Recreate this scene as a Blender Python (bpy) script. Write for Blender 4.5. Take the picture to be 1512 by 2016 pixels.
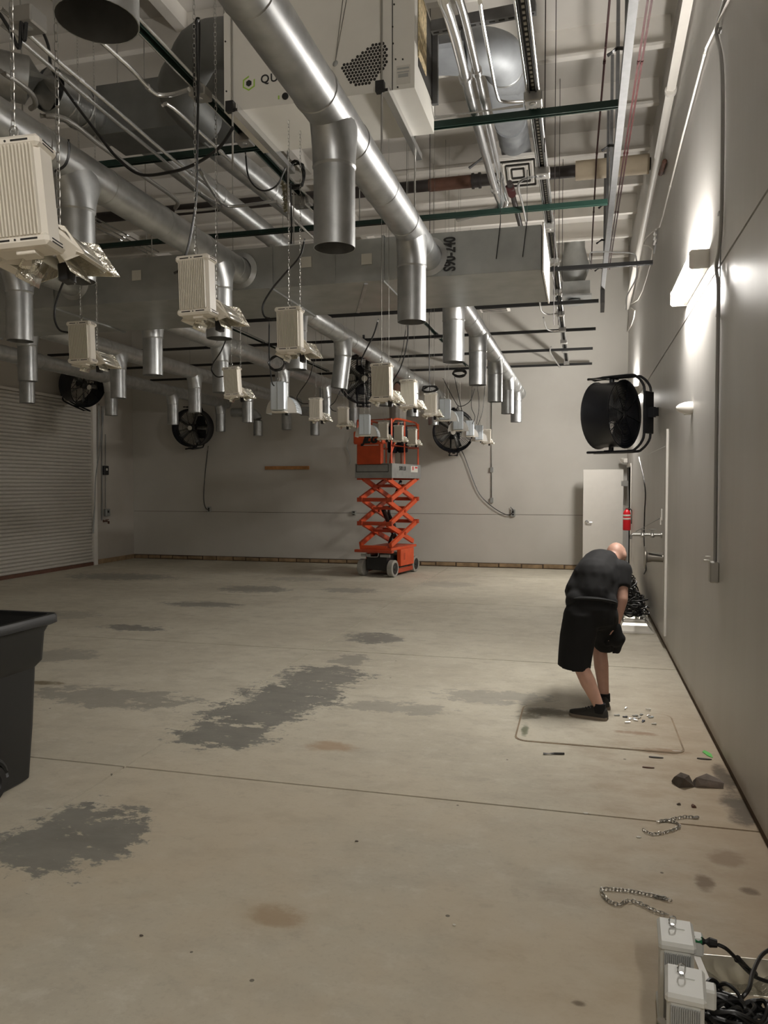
import bpy, math, random
from mathutils import Vector, Matrix, Euler
random.seed(7)
for o in list(bpy.data.objects): bpy.data.objects.remove(o)
scene = bpy.context.scene
COL = scene.collection

# ---------------------------------------------------------------- camera, world, exposure
F, CX, CY, CAMH = 1515.0, 756.0, 1008.0, 1.72
CAMR = Matrix(((0.968525, -0.008684, 0.248759),
               (0.248911, 0.033941, -0.967932),
               (-0.000038, 0.999386, 0.035033)))
CAMP = Vector((0, 0, CAMH))
cam = bpy.data.cameras.new('camera'); camo = bpy.data.objects.new('camera', cam); COL.objects.link(camo)
cam.sensor_fit = 'VERTICAL'; cam.sensor_height = 36.0; cam.lens = 36.0 * F / 2016.0
cam.clip_start = 0.02; cam.clip_end = 100
m4 = CAMR.to_4x4(); m4.translation = CAMP; camo.matrix_world = m4
scene.camera = camo
w = bpy.data.worlds.new('world'); scene.world = w; w.use_nodes = True
w.node_tree.nodes['Background'].inputs[0].default_value = (1, 0.96, 0.9, 1)
w.node_tree.nodes['Background'].inputs[1].default_value = 0.02
vs = scene.view_settings
vs.view_transform = 'Standard'; vs.look = 'None'; vs.gamma = 1.0; vs.use_curve_mapping = False
vs.exposure = 0.0
LAMP_POWER = 180.0        # emission strength of the wall lamps' diffusers

def at(px, py, X=None, Y=None, Z=None):
    """point of the room on a known plane (X, Y or Z in metres) that the photo shows at px, py"""
    d = CAMR @ Vector(((px - CX) / F, -(py - CY) / F, -1.0))
    if X is not None: t = X / d.x
    elif Y is not None: t = Y / d.y
    else: t = (Z - CAMH) / d.z
    return CAMP + d * t

# ---------------------------------------------------------------- materials
MATS = {}
def mat(name, col=(.5, .5, .5), rough=.5, metal=0.0, spec=.5, var=0.0, vscale=8.0, bump=0.0, bscale=40.0, emit=None, alpha=None):
    if name in MATS: return MATS[name]
    m = bpy.data.materials.new(name); m.use_nodes = True
    nt = m.node_tree; b = nt.nodes['Principled BSDF']
    b.inputs['Base Color'].default_value = (*col, 1); b.inputs['Roughness'].default_value = rough
    b.inputs['Metallic'].default_value = metal; b.inputs['Specular IOR Level'].default_value = spec
    if var or bump:
        tc = nt.nodes.new('ShaderNodeTexCoord')
    if var:
        n = nt.nodes.new('ShaderNodeTexNoise'); n.inputs['Scale'].default_value = vscale; n.inputs['Detail'].default_value = 5
        nt.links.new(tc.outputs['Object'], n.inputs['Vector'])
        r = nt.nodes.new('ShaderNodeValToRGB')
        r.color_ramp.elements[0].position = .3; r.color_ramp.elements[1].position = .7
        r.color_ramp.elements[0].color = (*[c * (1 - var) for c in col], 1)
        r.color_ramp.elements[1].color = (*[min(1, c * (1 + var)) for c in col], 1)
        nt.links.new(n.outputs['Fac'], r.inputs['Fac']); nt.links.new(r.outputs['Color'], b.inputs['Base Color'])
    if bump:
        n2 = nt.nodes.new('ShaderNodeTexNoise'); n2.inputs['Scale'].default_value = bscale; n2.inputs['Detail'].default_value = 3
        nt.links.new(tc.outputs['Object'], n2.inputs['Vector'])
        bp = nt.nodes.new('ShaderNodeBump'); bp.inputs['Strength'].default_value = bump; bp.inputs['Distance'].default_value = .01
        nt.links.new(n2.outputs['Fac'], bp.inputs['Height']); nt.links.new(bp.outputs['Normal'], b.inputs['Normal'])
    if emit:
        b.inputs['Emission Color'].default_value = (*emit[0], 1); b.inputs['Emission Strength'].default_value = emit[1]
    MATS[name] = m
    return m

GALV = mat('galvanized', (.47, .48, .48), .40, .9, var=.16, vscale=9)
GALVBOX = mat('galvanized_sheet', (.40, .41, .40), .48, .75, var=.12, vscale=5)
CHROME = mat('bright_conduit', (.72, .72, .72), .25, .95)
ZINC = mat('zinc_chain', (.42, .41, .385), .4, .85)
STRUTG = mat('green_strut', (.012, .035, .026), .35, .2)
STRUTB = mat('black_strut', (.012, .012, .012), .4)
STRUTS = mat('silver_strut', (.17, .172, .175), .5, .5, var=.1, vscale=20)
STRUTD = mat('raceway_interior', (.03, .028, .025), .6)
BLACK = mat('black_plastic', (.012, .012, .013), .45)
FANBLK = mat('fan_black', (.008, .009, .013), .35)
CORD = mat('cord_black', (.008, .008, .008), .4)
CREAM = mat('cream_enamel', (.80, .75, .66), .4, var=.03)
CREAMD = mat('cream_fin', (.72, .67, .57), .45)
COOLW = mat('cool_white_aluminium', (.62, .67, .71), .38, .25)
ALUH = mat('hammered_aluminium', (.82, .79, .70), .22, .9, bump=.9, bscale=70)
ALU = mat('polished_aluminium', (.80, .77, .70), .28, .85)
SLOT = mat('slot_dark', (.02, .018, .015), .7)
WHITE = mat('white_paint', (.74, .71, .66), .45, var=.02)
QWHITE = mat('unit_white', (.78, .76, .70), .4, var=.02)
ORANGE = mat('lift_orange', (.64, .088, .024), .42, var=.12, vscale=6)
ORANGED = mat('lift_orange_worn', (.42, .055, .018), .5, var=.15, vscale=8)
LIFTGREY = mat('lift_grey_plate', (.34, .34, .33), .45, .5, var=.1)
TYRE = mat('tyre_grey', (.30, .29, .26), .8, var=.08)
RED = mat('extinguisher_red', (.55, .012, .02), .3)
REDPIPE = mat('red_pipe', (.055, .012, .012), .65)
FOIL = mat('foil_wrap', (.29, .305, .32), .6, .35, var=.12, vscale=7)
GALVDULL = mat('galvanized_dull', (.20, .205, .20), .5, .6, var=.12, vscale=5)
TAN = mat('pipe_insulation_tan', (.58, .49, .36), .7, var=.06)
RUST = mat('rust_brown', (.12, .055, .035), .7, var=.2)
DARKPIPE = mat('dark_pipe', (.035, .028, .026), .5)
WOOD = mat('wood_orange', (.42, .20, .07), .6, var=.2, vscale=12)
SKIN = mat('skin', (.56, .33, .25), .5, var=.06, vscale=20)
SKIND = mat('skin_forearm', (.48, .25, .17), .5, var=.06, vscale=20)
SHIRT = mat('charcoal_cotton', (.009, .009, .010), .85, var=.12, vscale=30)
SHORTS = mat('black_cotton', (.0045, .0045, .005), .9)
SHOE = mat('shoe_dark', (.026, .024, .02), .7)
SOLE = mat('shoe_sole', (.22, .18, .14), .8)
NAVY = mat('navy_cotton', (.008, .01, .02), .85)
HAIR = mat('hair_dark', (.03, .015, .012), .6)
GREYT = mat('grey_cotton', (.30, .28, .25), .85)
STONE1 = mat('stone_dark', (.10, .08, .065), .9, var=.3, vscale=14, bump=.5, bscale=30)
STONE2 = mat('stone_grey', (.20, .165, .14), .9, var=.25, vscale=14, bump=.5, bscale=30)
BINM = mat('bin_plastic', (.012, .0125, .0125), .5)
TAPE = mat('green_tape', (.12, .55, .10), .5)
PAPER = mat('paper_label', (.66, .64, .58), .7)
INK = mat('ink_black', (.02, .02, .02), .6)
LOGOG = mat('logo_green', (.38, .62, .08), .5)
LABELR = mat('label_red', (.55, .04, .04), .5)
GREENPL = mat('plug_green', (.02, .20, .07), .35)
LAMPM = mat('lamp_diffuser', (.9, .9, .88), .4, emit=((1.0, .955, .895), LAMP_POWER))
PURPLE = mat('tool_handle_dark', (.02, .02, .04), .4)
BRICKM = mat('base_brick', (.30, .21, .12), .85, var=.35, vscale=6)
MORTAR = mat('base_mortar', (.10, .07, .045), .9, var=.3, vscale=8)

# ---------------------------------------------------------------- mesh builder
def frame_of(d):
    d = Vector(d).normalized()
    up = Vector((0, 0, 1)) if abs(d.z) < .95 else Vector((1, 0, 0))
    a = d.cross(up).normalized(); b = a.cross(d).normalized()
    return a, b, d
class MB:
    def __init__(s): s.v = []; s.f = []
    def add(s, vs_, fs):
        o = len(s.v); s.v += [tuple(v) for v in vs_]; s.f += [tuple(i + o for i in f) for f in fs]; return s
    def box(s, c, size, rot=None, bev=0.0):
        x, y, z = [k / 2 for k in size]; c = Vector(c)
        M = Euler(rot).to_matrix() if rot is not None and not isinstance(rot, Matrix) else (rot or Matrix.Identity(3))
        if bev <= 0:
            P = [(-x, -y, -z), (x, -y, -z), (x, y, -z), (-x, y, -z), (-x, -y, z), (x, -y, z), (x, y, z), (-x, y, z)]
            return s.add([c + M @ Vector(p) for p in P], [(3, 2, 1, 0), (4, 5, 6, 7), (0, 1, 5, 4), (1, 2, 6, 5), (2, 3, 7, 6), (3, 0, 4, 7)])
        b = min(bev, x * .99, y * .99, z * .99)
        ring = lambda ex, ey, zz: [(-x + ex, -y, zz), (x - ex, -y, zz), (x, -y + ey, zz), (x, y - ey, zz), (x - ex, y, zz), (-x + ex, y, zz), (-x, y - ey, zz), (-x, -y + ey, zz)]
        def ring2(i, zz):  # inset ring
            return [(-x + b, -y + i, zz), (x - b, -y + i, zz), (x - i, -y + b, zz), (x - i, y - b, zz), (x - b, y - i, zz), (-x + b, y - i, zz), (-x + i, y - b, zz), (-x + i, -y + b, zz)]
        V = ring2(b * .999, -z) + ring2(0, -z + b) + ring2(0, z - b) + ring2(b * .999, z)
        fs = [tuple(reversed(range(8))), tuple(range(24, 32))]
        for k in range(3):
            for i in range(8):
                j = (i + 1) % 8; fs.append((k * 8 + i, k * 8 + j, k * 8 + 8 + j, k * 8 + 8 + i))
        return s.add([c + M @ Vector(p) for p in V], fs)
    def hexa(s, P):  # 8 corners bottom 4, top 4
        return s.add(P, [(3, 2, 1, 0), (4, 5, 6, 7), (0, 1, 5, 4), (1, 2, 6, 5), (2, 3, 7, 6), (3, 0, 4, 7)])
    def cyl(s, p0, p1, r0, r1=None, n=16, caps=True):
        if r1 is None: r1 = r0
        p0 = Vector(p0); p1 = Vector(p1); a, b, d = frame_of(p1 - p0)
        V = []
        for p, r in ((p0, r0), (p1, r1)):
            for i in range(n):
                t = 2 * math.pi * i / n; V.append(p + a * (r * math.cos(t)) + b * (r * math.sin(t)))
        fs = [(i, n + i, n + (i + 1) % n, (i + 1) % n) for i in range(n)]
        fs = [tuple(reversed(f)) for f in fs]
        if caps: fs += [tuple(range(n))[::-1], tuple(range(n, 2 * n))]
        return s.add(V, fs)
    def pipe(s, p0, p1, r, th=.004, n=24, r1=None):
        """open tube with a wall thickness"""
        p0 = Vector(p0); p1 = Vector(p1); a, b, d = frame_of(p1 - p0); r1 = r1 or r
        V = []
        for p, q in ((p0, r), (p1, r1), (p1, r1 - th), (p0, r - th)):
            for i in range(n):
                t = 2 * math.pi * i / n; V.append(p + a * (q * math.cos(t)) + b * (q * math.sin(t)))
        fs = []
        for k in range(4):
            k2 = (k + 1) % 4
            for i in range(n):
                j = (i + 1) % n; fs.append((k * n + i, k * n + j, k2 * n + j, k2 * n + i))
        return s.add(V, fs)
    def tube(s, pts, r, n=8, closed=False, rad=None):
        pts = [Vector(p) for p in pts]; m = len(pts); V = []; fs = []
        prev = None
        for k, p in enumerate(pts):
            if closed: d = pts[(k + 1) % m] - pts[k - 1]
            else: d = pts[min(k + 1, m - 1)] - pts[max(k - 1, 0)]
            if d.length < 1e-9: d = Vector((0, 0, 1))
            d.normalize()
            if prev is None: a, b, _ = frame_of(d)
            else:
                a = prev - d * prev.dot(d)
                if a.length < 1e-6: a, b, _ = frame_of(d)
                a.normalize(); b = d.cross(a)
            prev = a
            q = rad[k] if rad else r
            for i in range(n):
                t = 2 * math.pi * i / n; V.append(p + a * (q * math.cos(t)) + b * (q * math.sin(t)))
        for k in range(m if closed else m - 1):
            k2 = (k + 1) % m
            for i in range(n):
                j = (i + 1) % n; fs.append((k * n + i, k * n + j, k2 * n + j, k2 * n + i))
        if not closed: fs += [tuple(range(n))[::-1], tuple(range((m - 1) * n, m * n))]
        return s.add(V, fs)
    def loft(s, rings, capa=True, capb=True):
        n = len(rings[0]); V = [p for r in rings for p in r]; fs = []
        for k in range(len(rings) - 1):
            for i in range(n):
                j = (i + 1) % n; fs.append((k * n + i, k * n + j, k * n + n + j, k * n + n + i))
        if capa: fs.append(tuple(range(n))[::-1])
        if capb: fs.append(tuple(range((len(rings) - 1) * n, len(rings) * n)))
        return s.add(V, fs)
    def ell(s, c, r, n=14, m=10, rot=None):
        c = Vector(c); M = Euler(rot).to_matrix() if rot else Matrix.Identity(3)
        if not hasattr(r, '__len__'): r = (r, r, r)
        V = [c + M @ Vector((0, 0, -r[2]))]
        for k in range(1, m):
            ph = -math.pi / 2 + math.pi * k / m
            for i in range(n):
                t = 2 * math.pi * i / n
                V.append(c + M @ Vector((r[0] * math.cos(ph) * math.cos(t), r[1] * math.cos(ph) * math.sin(t), r[2] * math.sin(ph))))
        V.append(c + M @ Vector((0, 0, r[2]))); fs = []
        for i in range(n): fs.append((0, 1 + (i + 1) % n, 1 + i))
        for k in range(m - 2):
            for i in range(n):
                j = (i + 1) % n; fs.append((1 + k * n + i, 1 + k * n + j, 1 + k * n + n + j, 1 + k * n + n + i))
        L = len(V) - 1
        for i in range(n): fs.append((L, 1 + (m - 2) * n + i, 1 + (m - 2) * n + (i + 1) % n))
        return s.add(V, fs)
    def lathe(s, c, axis, prof, n=24, closed=False):
        """prof: (radius, distance along axis)"""
        c = Vector(c); a, b, d = frame_of(axis)
        rings = [[c + d * h + a * (r * math.cos(2 * math.pi * i / n)) + b * (r * math.sin(2 * math.pi * i / n)) for i in range(n)] for r, h in prof]
        return s.loft(rings, not closed, not closed)
    def prism(s, poly, off):
        """poly: list of 3D points (planar); off: extrusion vector"""
        n = len(poly); P = [Vector(p) for p in poly]; o = Vector(off)
        return s.loft([P, [p + o for p in P]])
    def plate(s, quad, th):
        q = [Vector(p) for p in quad]; nrm = (q[1] - q[0]).cross(q[-1] - q[0]).normalized()
        return s.prism(q, nrm * th)
    def link(s, c, d, side, L, W, r):
        c = Vector(c); d = Vector(d).normalized(); side = Vector(side).normalized(); P = []
        h = L / 2 - W / 2
        for k in range(5): t = -math.pi / 2 + math.pi * k / 4; P.append(c + d * (h + W / 2 * math.cos(t)) + side * (W / 2 * math.sin(t)))
        for k in range(5): t = math.pi / 2 + math.pi * k / 4; P.append(c + d * (-h + W / 2 * math.cos(t)) + side * (W / 2 * math.sin(t)))
        return s.tube(P, r, n=4, closed=True)
    def chain(s, pts, L=.032, W=.018, r=.0028, jitter=0.0):
        pts = [Vector(p) for p in pts]
        acc = 0; k = 0; step = L - 2.2 * r
        for a, b in zip(pts, pts[1:]):
            dv = b - a; ln = dv.length
            if ln < 1e-6: continue
            d = dv / ln; e1, e2, _ = frame_of(d)
            while acc < ln:
                sd = e1 if k % 2 else e2
                if jitter: sd = (sd + e1 * random.uniform(-jitter, jitter) + e2 * random.uniform(-jitter, jitter))
                s.link(a + d * acc, d, sd, L, W, r); acc += step; k += 1
            acc -= ln
        return s
    def xf(s, M):
        s.v = [tuple(M @ Vector(v)) for v in s.v]; return s
    def build(s, name, m, parent=None, smooth=True, world=False, angle=35):
        me = bpy.data.meshes.new(name)
        off = Vector((0, 0, 0))
        if parent is not None and world: off = Vector(parent.location)
        if parent is None:
            xs = [v[0] for v in s.v]; ys = [v[1] for v in s.v]; zs = [v[2] for v in s.v]
            off = Vector(((min(xs) + max(xs)) / 2, (min(ys) + max(ys)) / 2, min(zs)))
        me.from_pydata([(v[0] - off.x, v[1] - off.y, v[2] - off.z) for v in s.v], [], s.f)
        me.validate(); me.update()
        if smooth:
            me.polygons.foreach_set('use_smooth', [True] * len(me.polygons)); me.set_sharp_from_angle(angle=math.radians(angle))
        me.materials.append(m if not isinstance(m, str) else MATS[m])
        o = bpy.data.objects.new(name, me); COL.objects.link(o)
        if parent is not None: o.parent = parent
        else: o.location = off
        return o
def tag(o, label=None, cat=None, group=None, kind=None):
    if label: o['label'] = label
    if cat: o['category'] = cat
    if group: o['group'] = group
    if kind: o['kind'] = kind
    return o
def thing(name, label, cat, loc=(0, 0, 0), rot=(0, 0, 0), group=None):
    o = bpy.data.objects.new(name, None); COL.objects.link(o); o.location = loc; o.rotation_euler = rot
    o.empty_display_size = .1
    return tag(o, label, cat, group)
def copy_tree(o, parent=None):
    c = o.copy(); COL.objects.link(c)
    if parent is not None: c.parent = parent
    for ch in list(o.children): copy_tree(ch, c)
    return c
def spline(P, per=6, closed=False):
    P = [Vector(p) for p in P]; n = len(P); out = []
    rng = range(n if closed else n - 1)
    for i in rng:
        p1 = P[i]; p2 = P[(i + 1) % n]
        p0 = P[i - 1] if (closed or i > 0) else p1 * 2 - p2
        p3 = P[(i + 2) % n] if (closed or i + 2 < n) else p2 * 2 - p1
        for k in range(per):
            t = k / per
            out.append(.5 * ((2 * p1) + (p2 - p0) * t + (2 * p0 - 5 * p1 + 4 * p2 - p3) * t * t + (3 * p1 - p0 - 3 * p2 + p3) * t ** 3))
    if not closed: out.append(P[-1])
    return out
def text_mesh(name, body, size, m, parent, M, depth=.002, bold=0.0, spacing=1.0, shear=0.0):
    cu = bpy.data.curves.new('lettering', 'FONT'); cu.body = body; cu.size = size; cu.extrude = depth; cu.offset = bold
    cu.space_character = spacing; cu.shear = shear; cu.resolution_u = 3; cu.align_x = 'CENTER'; cu.align_y = 'CENTER'
    t = bpy.data.objects.new('lettering', cu); COL.objects.link(t)
    dg = bpy.context.evaluated_depsgraph_get(); dg.update()
    me = bpy.data.meshes.new_from_object(t.evaluated_get(dg)); bpy.data.objects.remove(t)
    me.transform(M); me.name = name; me.materials.clear(); me.materials.append(m)
    o = bpy.data.objects.new(name, me); COL.objects.link(o); o.parent = parent
    return o
# ---------------------------------------------------------------- surfaces of the room
WX, FY, LX, NY, CZ = 0.865, 16.05, -10.2, -4.5, 6.42
def nodes_of(name):
    m = bpy.data.materials.new(name); m.use_nodes = True; MATS[name] = m
    return m, m.node_tree, m.node_tree.nodes, m.node_tree.links, m.node_tree.nodes['Principled BSDF']
def mathn(nt, op, a, b=None, c=None, clamp=False):
    n = nt.nodes.new('ShaderNodeMath'); n.operation = op; n.use_clamp = clamp
    for i, v in enumerate((a, b, c)):
        if v is None: continue
        if isinstance(v, (int, float)): n.inputs[i].default_value = v
        else: nt.links.new(v, n.inputs[i])
    return n.outputs[0]
def noise(nt, vec, scale, detail=4, rough=.55):
    n = nt.nodes.new('ShaderNodeTexNoise'); n.inputs['Scale'].default_value = scale
    n.inputs['Detail'].default_value = detail; n.inputs['Roughness'].default_value = rough
    nt.links.new(vec, n.inputs['Vector']); return n.outputs['Fac']
def scaled(nt, vec, s, loc=(0, 0, 0), rot=0):
    n = nt.nodes.new('ShaderNodeMapping'); n.inputs['Scale'].default_value = s; n.inputs['Location'].default_value = loc
    n.inputs['Rotation'].default_value = (0, 0, rot); nt.links.new(vec, n.inputs['Vector']); return n.outputs[0]
def mixc(nt, fac, a, b):
    n = nt.nodes.new('ShaderNodeMix'); n.data_type = 'RGBA'
    if isinstance(fac, (int, float)): n.inputs[0].default_value = fac
    else: nt.links.new(fac, n.inputs[0])
    for i, v in ((6, a), (7, b)):
        if isinstance(v, tuple): n.inputs[i].default_value = (*v, 1)
        else: nt.links.new(v, n.inputs[i])
    return n.outputs[2]
def sstep(nt, v, lo, hi):
    n = nt.nodes.new('ShaderNodeMapRange'); n.interpolation_type = 'SMOOTHSTEP'
    n.inputs[1].default_value = lo; n.inputs[2].default_value = hi
    nt.links.new(v, n.inputs[0]); return n.outputs[0]
def concrete():
    m, nt, N, L, b = nodes_of('concrete_floor')
    g = N.new('ShaderNodeNewGeometry'); pos = g.outputs['Position']
    sep = N.new('ShaderNodeSeparateXYZ'); L.new(pos, sep.inputs[0]); px, py = sep.outputs[0], sep.outputs[1]
    big = noise(nt, scaled(nt, pos, (.5, .5, 1)), 1.3, 5, .6)
    mid = noise(nt, scaled(nt, pos, (1.0, 1.6, 1)), 3.0, 6, .65)
    fine = noise(nt, pos, 45, 3, .6)
    mott = noise(nt, scaled(nt, pos, (1, 1.3, 1)), 7.0, 8, .7)
    streak = noise(nt, scaled(nt, pos, (2.0, 2.6, 1)), 2.4, 9, .70)
    col = mixc(nt, sstep(nt, big, .35, .65), (.525, .485, .39), (.625, .585, .48))
    col = mixc(nt, mathn(nt, 'MULTIPLY', sstep(nt, mid, .45, .7), .5), col, (.43, .395, .32))
    col = mixc(nt, mathn(nt, 'MULTIPLY', sstep(nt, fine, .5, .75), .18), col, (.30, .25, .19))
    col = mixc(nt, mathn(nt, 'MULTIPLY', sstep(nt, mott, .5, .68), .45), col, (.66, .63, .54))
    col = mixc(nt, mathn(nt, 'MULTIPLY', mathn(nt, 'SUBTRACT', 1.0, sstep(nt, mott, .30, .46)), .4), col, (.34, .315, .26))
    # brown dirt along the right wall, densest at the near end
    dirt = mathn(nt, 'MULTIPLY', sstep(nt, mathn(nt, 'ADD', px, mathn(nt, 'MULTIPLY', mid, 1.6)), .55, 1.7), .7)
    near = mathn(nt, 'SUBTRACT', 1.0, sstep(nt, py, 4.6, 7.5))
    dirt = mathn(nt, 'MULTIPLY', dirt, mathn(nt, 'ADD', mathn(nt, 'MULTIPLY', near, .8), .2))
    col = mixc(nt, dirt, col, (.36, .255, .16))
    near2 = mathn(nt, 'SUBTRACT', 1.0, sstep(nt, py, 2.2, 6.0))  # warmer brown tint towards the near end of the floor
    col = mixc(nt, mathn(nt, 'MULTIPLY', near2, mathn(nt, 'MULTIPLY', sstep(nt, big, .34, .6), .6)), col, (.50, .40, .27))
    # grey worn patches: centre, half sizes, angle, strength
    P = [((150, 1648), .34, .40, .3, 1), ((85, 1668), .30, .16, .1, .9), ((440, 1445), .36, .30, -.05, 1), ((500, 1405), .42, .34, 0, 1), ((570, 1370), .46, .42, 0, 1), ((635, 1332), .40, .42, .1, .95),
         ((690, 1300), .18, .3, 0, .6), ((735, 1256), .32, .3, 0, .9), ((215, 1372), .75, .28, 0, .62), ((262, 1236), .42, .18, 0, .9), ((120, 1290), .4, .3, 0, .5),
         ((775, 1393), .45, .16, 0, .5), ((970, 1372), .5, .2, .1, .5), ((235, 1135), 1.1, .5, 0, .7), ((400, 1190), .6, .25, 0, .75), ((500, 1160), .6, .4, 0, .7),
         ((690, 1162), .5, .3, 0, .6), ((130, 1210), .5, .3, 0, .4), ((590, 1140), .6, .3, 0, .4), ((880, 1150), .5, .4, 0, .35)]
    edge = mathn(nt, 'ADD', mathn(nt, 'MULTIPLY', mathn(nt, 'SUBTRACT', streak, .5), 1.7), mathn(nt, 'MULTIPLY', mathn(nt, 'SUBTRACT', noise(nt, scaled(nt, pos, (1, 1.5, 1)), 11, 6, .75), .5), 1.1))
    tot = None
    for (c, rx, ry, rot, st) in P:
        q = at(*c, Z=0)
        dx = mathn(nt, 'SUBTRACT', px, q.x); dy = mathn(nt, 'SUBTRACT', py, q.y)
        ca, sa = math.cos(rot), math.sin(rot)
        u = mathn(nt, 'ADD', mathn(nt, 'MULTIPLY', dx, ca / rx), mathn(nt, 'MULTIPLY', dy, sa / rx))
        v = mathn(nt, 'ADD', mathn(nt, 'MULTIPLY', dy, ca / ry), mathn(nt, 'MULTIPLY', dx, -sa / ry))
        r = mathn(nt, 'ADD', mathn(nt, 'MULTIPLY', u, u), mathn(nt, 'MULTIPLY', v, v))
        e = mathn(nt, 'MULTIPLY', mathn(nt, 'SUBTRACT', 1.0, r), .34)
        e = mathn(nt, 'MAXIMUM', e, -.5)
        e = mathn(nt, 'ADD', e, edge)
        k = mathn(nt, 'MULTIPLY', sstep(nt, e, -.02, .12), st)
        tot = k if tot is None else mathn(nt, 'MAXIMUM', tot, k)
    grey = mixc(nt, sstep(nt, mid, .3, .7), (.165, .162, .15), (.235, .228, .205))
    col = mixc(nt, mathn(nt, 'MULTIPLY', tot, .88), col, grey)
    # small dark specks
    vor = N.new('ShaderNodeTexVoronoi'); vor.inputs['Scale'].default_value = 3.1; L.new(pos, vor.inputs['Vector'])
    sp = mathn(nt, 'LESS_THAN', vor.outputs['Distance'], .028)
    col = mixc(nt, mathn(nt, 'MULTIPLY', sp, .75), col, (.06, .05, .04))
    # brown stain spots
    for (c, rx, ry, cc) in (((95, 1345), .2, .09, (.13, .09, .035)), ((1388, 1740), .05, .10, (.15, .10, .06)), ((1430, 1690), .10, .10, (.29, .21, .14)), ((1475, 1755), .05, .04, (.12, .08, .05)),
                            ((545, 1800), .15, .10, (.38, .28, .18)), ((650, 1470), .2, .12, (.4, .28, .18)), ((1140, 1975), .03, .02, (.1, .07, .04)), ((1300, 1480), .2, .07, (.27, .17, .1)),
                            ((1250, 1445), .18, .06, (.30, .19, .12)), ((1455, 1590), .1, .3, (.05, .04, .03)), ((1425, 1530), .06, .25, (.06, .045, .03)), ((1085, 1404), .27, .13, (.085, .07, .035)), ((1040, 1412), .1, .1, (.07, .06, .03)), ((1034, 1438), .035, .16, (.06, .085, .03)), ((1450, 1500), .05, .9, (.12, .085, .05))):
        q = at(*c, Z=0)
        u = mathn(nt, 'MULTIPLY', mathn(nt, 'SUBTRACT', px, q.x), 1 / rx); v = mathn(nt, 'MULTIPLY', mathn(nt, 'SUBTRACT', py, q.y), 1 / ry)
        r = mathn(nt, 'ADD', mathn(nt, 'MULTIPLY', u, u), mathn(nt, 'MULTIPLY', v, v))
        e = mathn(nt, 'ADD', mathn(nt, 'SUBTRACT', 1.0, r), mathn(nt, 'MULTIPLY', mathn(nt, 'SUBTRACT', streak, .5), 3.0))
        col = mixc(nt, mathn(nt, 'MULTIPLY', sstep(nt, e, 0, .9), .75), col, cc)
    L.new(col, b.inputs['Base Color'])
    ro = mathn(nt, 'SUBTRACT', .72, mathn(nt, 'MULTIPLY', tot, .2)); L.new(ro, b.inputs['Roughness'])
    b.inputs['Specular IOR Level'].default_value = .35
    bp = N.new('ShaderNodeBump'); bp.inputs['Strength'].default_value = .25; bp.inputs['Distance'].default_value = .006
    L.new(mathn(nt, 'ADD', mid, mathn(nt, 'MULTIPLY', fine, .25)), bp.inputs['Height']); L.new(bp.outputs[0], b.inputs['Normal'])
    return m
def wallmat(name, c0, c1, rough, spec, vert=False):
    m, nt, N, L, b = nodes_of(name)
    g = N.new('ShaderNodeNewGeometry'); pos = g.outputs['Position']
    n1 = noise(nt, scaled(nt, pos, (1, 1, .35 if vert else 1)), 1.2, 5); n2 = noise(nt, scaled(nt, pos, (6, 6, .5) if vert else (1, 1, 1)), 2.0, 4)
    col = mixc(nt, sstep(nt, n1, .3, .7), c0, c1)
    if vert:   # grime band along the foot of the wall
        sp = N.new('ShaderNodeSeparateXYZ'); L.new(pos, sp.inputs[0])
        gr = mathn(nt, 'SUBTRACT', 1.0, sstep(nt, mathn(nt, 'ADD', sp.outputs[2], mathn(nt, 'MULTIPLY', noise(nt, pos, 2.5, 5), -.14)), -.03, .06))
        col = mixc(nt, mathn(nt, 'MULTIPLY', gr, .6), col, (.20, .14, .08))
    L.new(col, b.inputs['Base Color'])
    L.new(mathn(nt, 'ADD', mathn(nt, 'MULTIPLY', n2, .12), rough - .06), b.inputs['Roughness']); b.inputs['Specular IOR Level'].default_value = spec
    bp = N.new('ShaderNodeBump'); bp.inputs['Strength'].default_value = .05; bp.inputs['Distance'].default_value = .01
    L.new(n1, bp.inputs['Height']); L.new(bp.outputs[0], b.inputs['Normal'])
    return m
CONC = concrete()
WALLR = wallmat('wall_right_gloss_paint', (.53, .515, .49), (.57, .555, .53), .41, .38, True)
WALLB = wallmat('wall_back_paint', (.55, .53, .485), (.59, .57, .525), .55, .3)
WALLL = wallmat('wall_left_paint', (.46, .43, .38), (.50, .47, .42), .5, .3)
CEILM = wallmat('ceiling_white', (.58, .555, .515), (.62, .595, .555), .7, .2)
PURLM = mat('purlin_white', (.74, .71, .66), .6, var=.02)
GROUT = mat('joint_dirt', (.17, .13, .09), .95, var=.2)
PATCH = wallmat('patch_concrete', (.55, .485, .36), (.64, .59, .47), .75, .3)
WETP = mat('damp_olive_concrete', (.085, .072, .035), .45, var=.4, vscale=5)
GREENW = mat('algae_green', (.05, .085, .03), .6, var=.4, vscale=6)
DOORM = mat('door_white', (.70, .67, .62), .4, var=.02)
ROLLM = mat('rollup_white', (.52, .49, .44), .42, var=.03)
VOID = mat('unlit_doorway_black', (.008, .008, .008), .9)

def struct(mb, name, m, parent=None, **k):
    o = mb.build(name, m, parent, **k)
    if parent is None: o['kind'] = 'structure'
    return o
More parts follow.
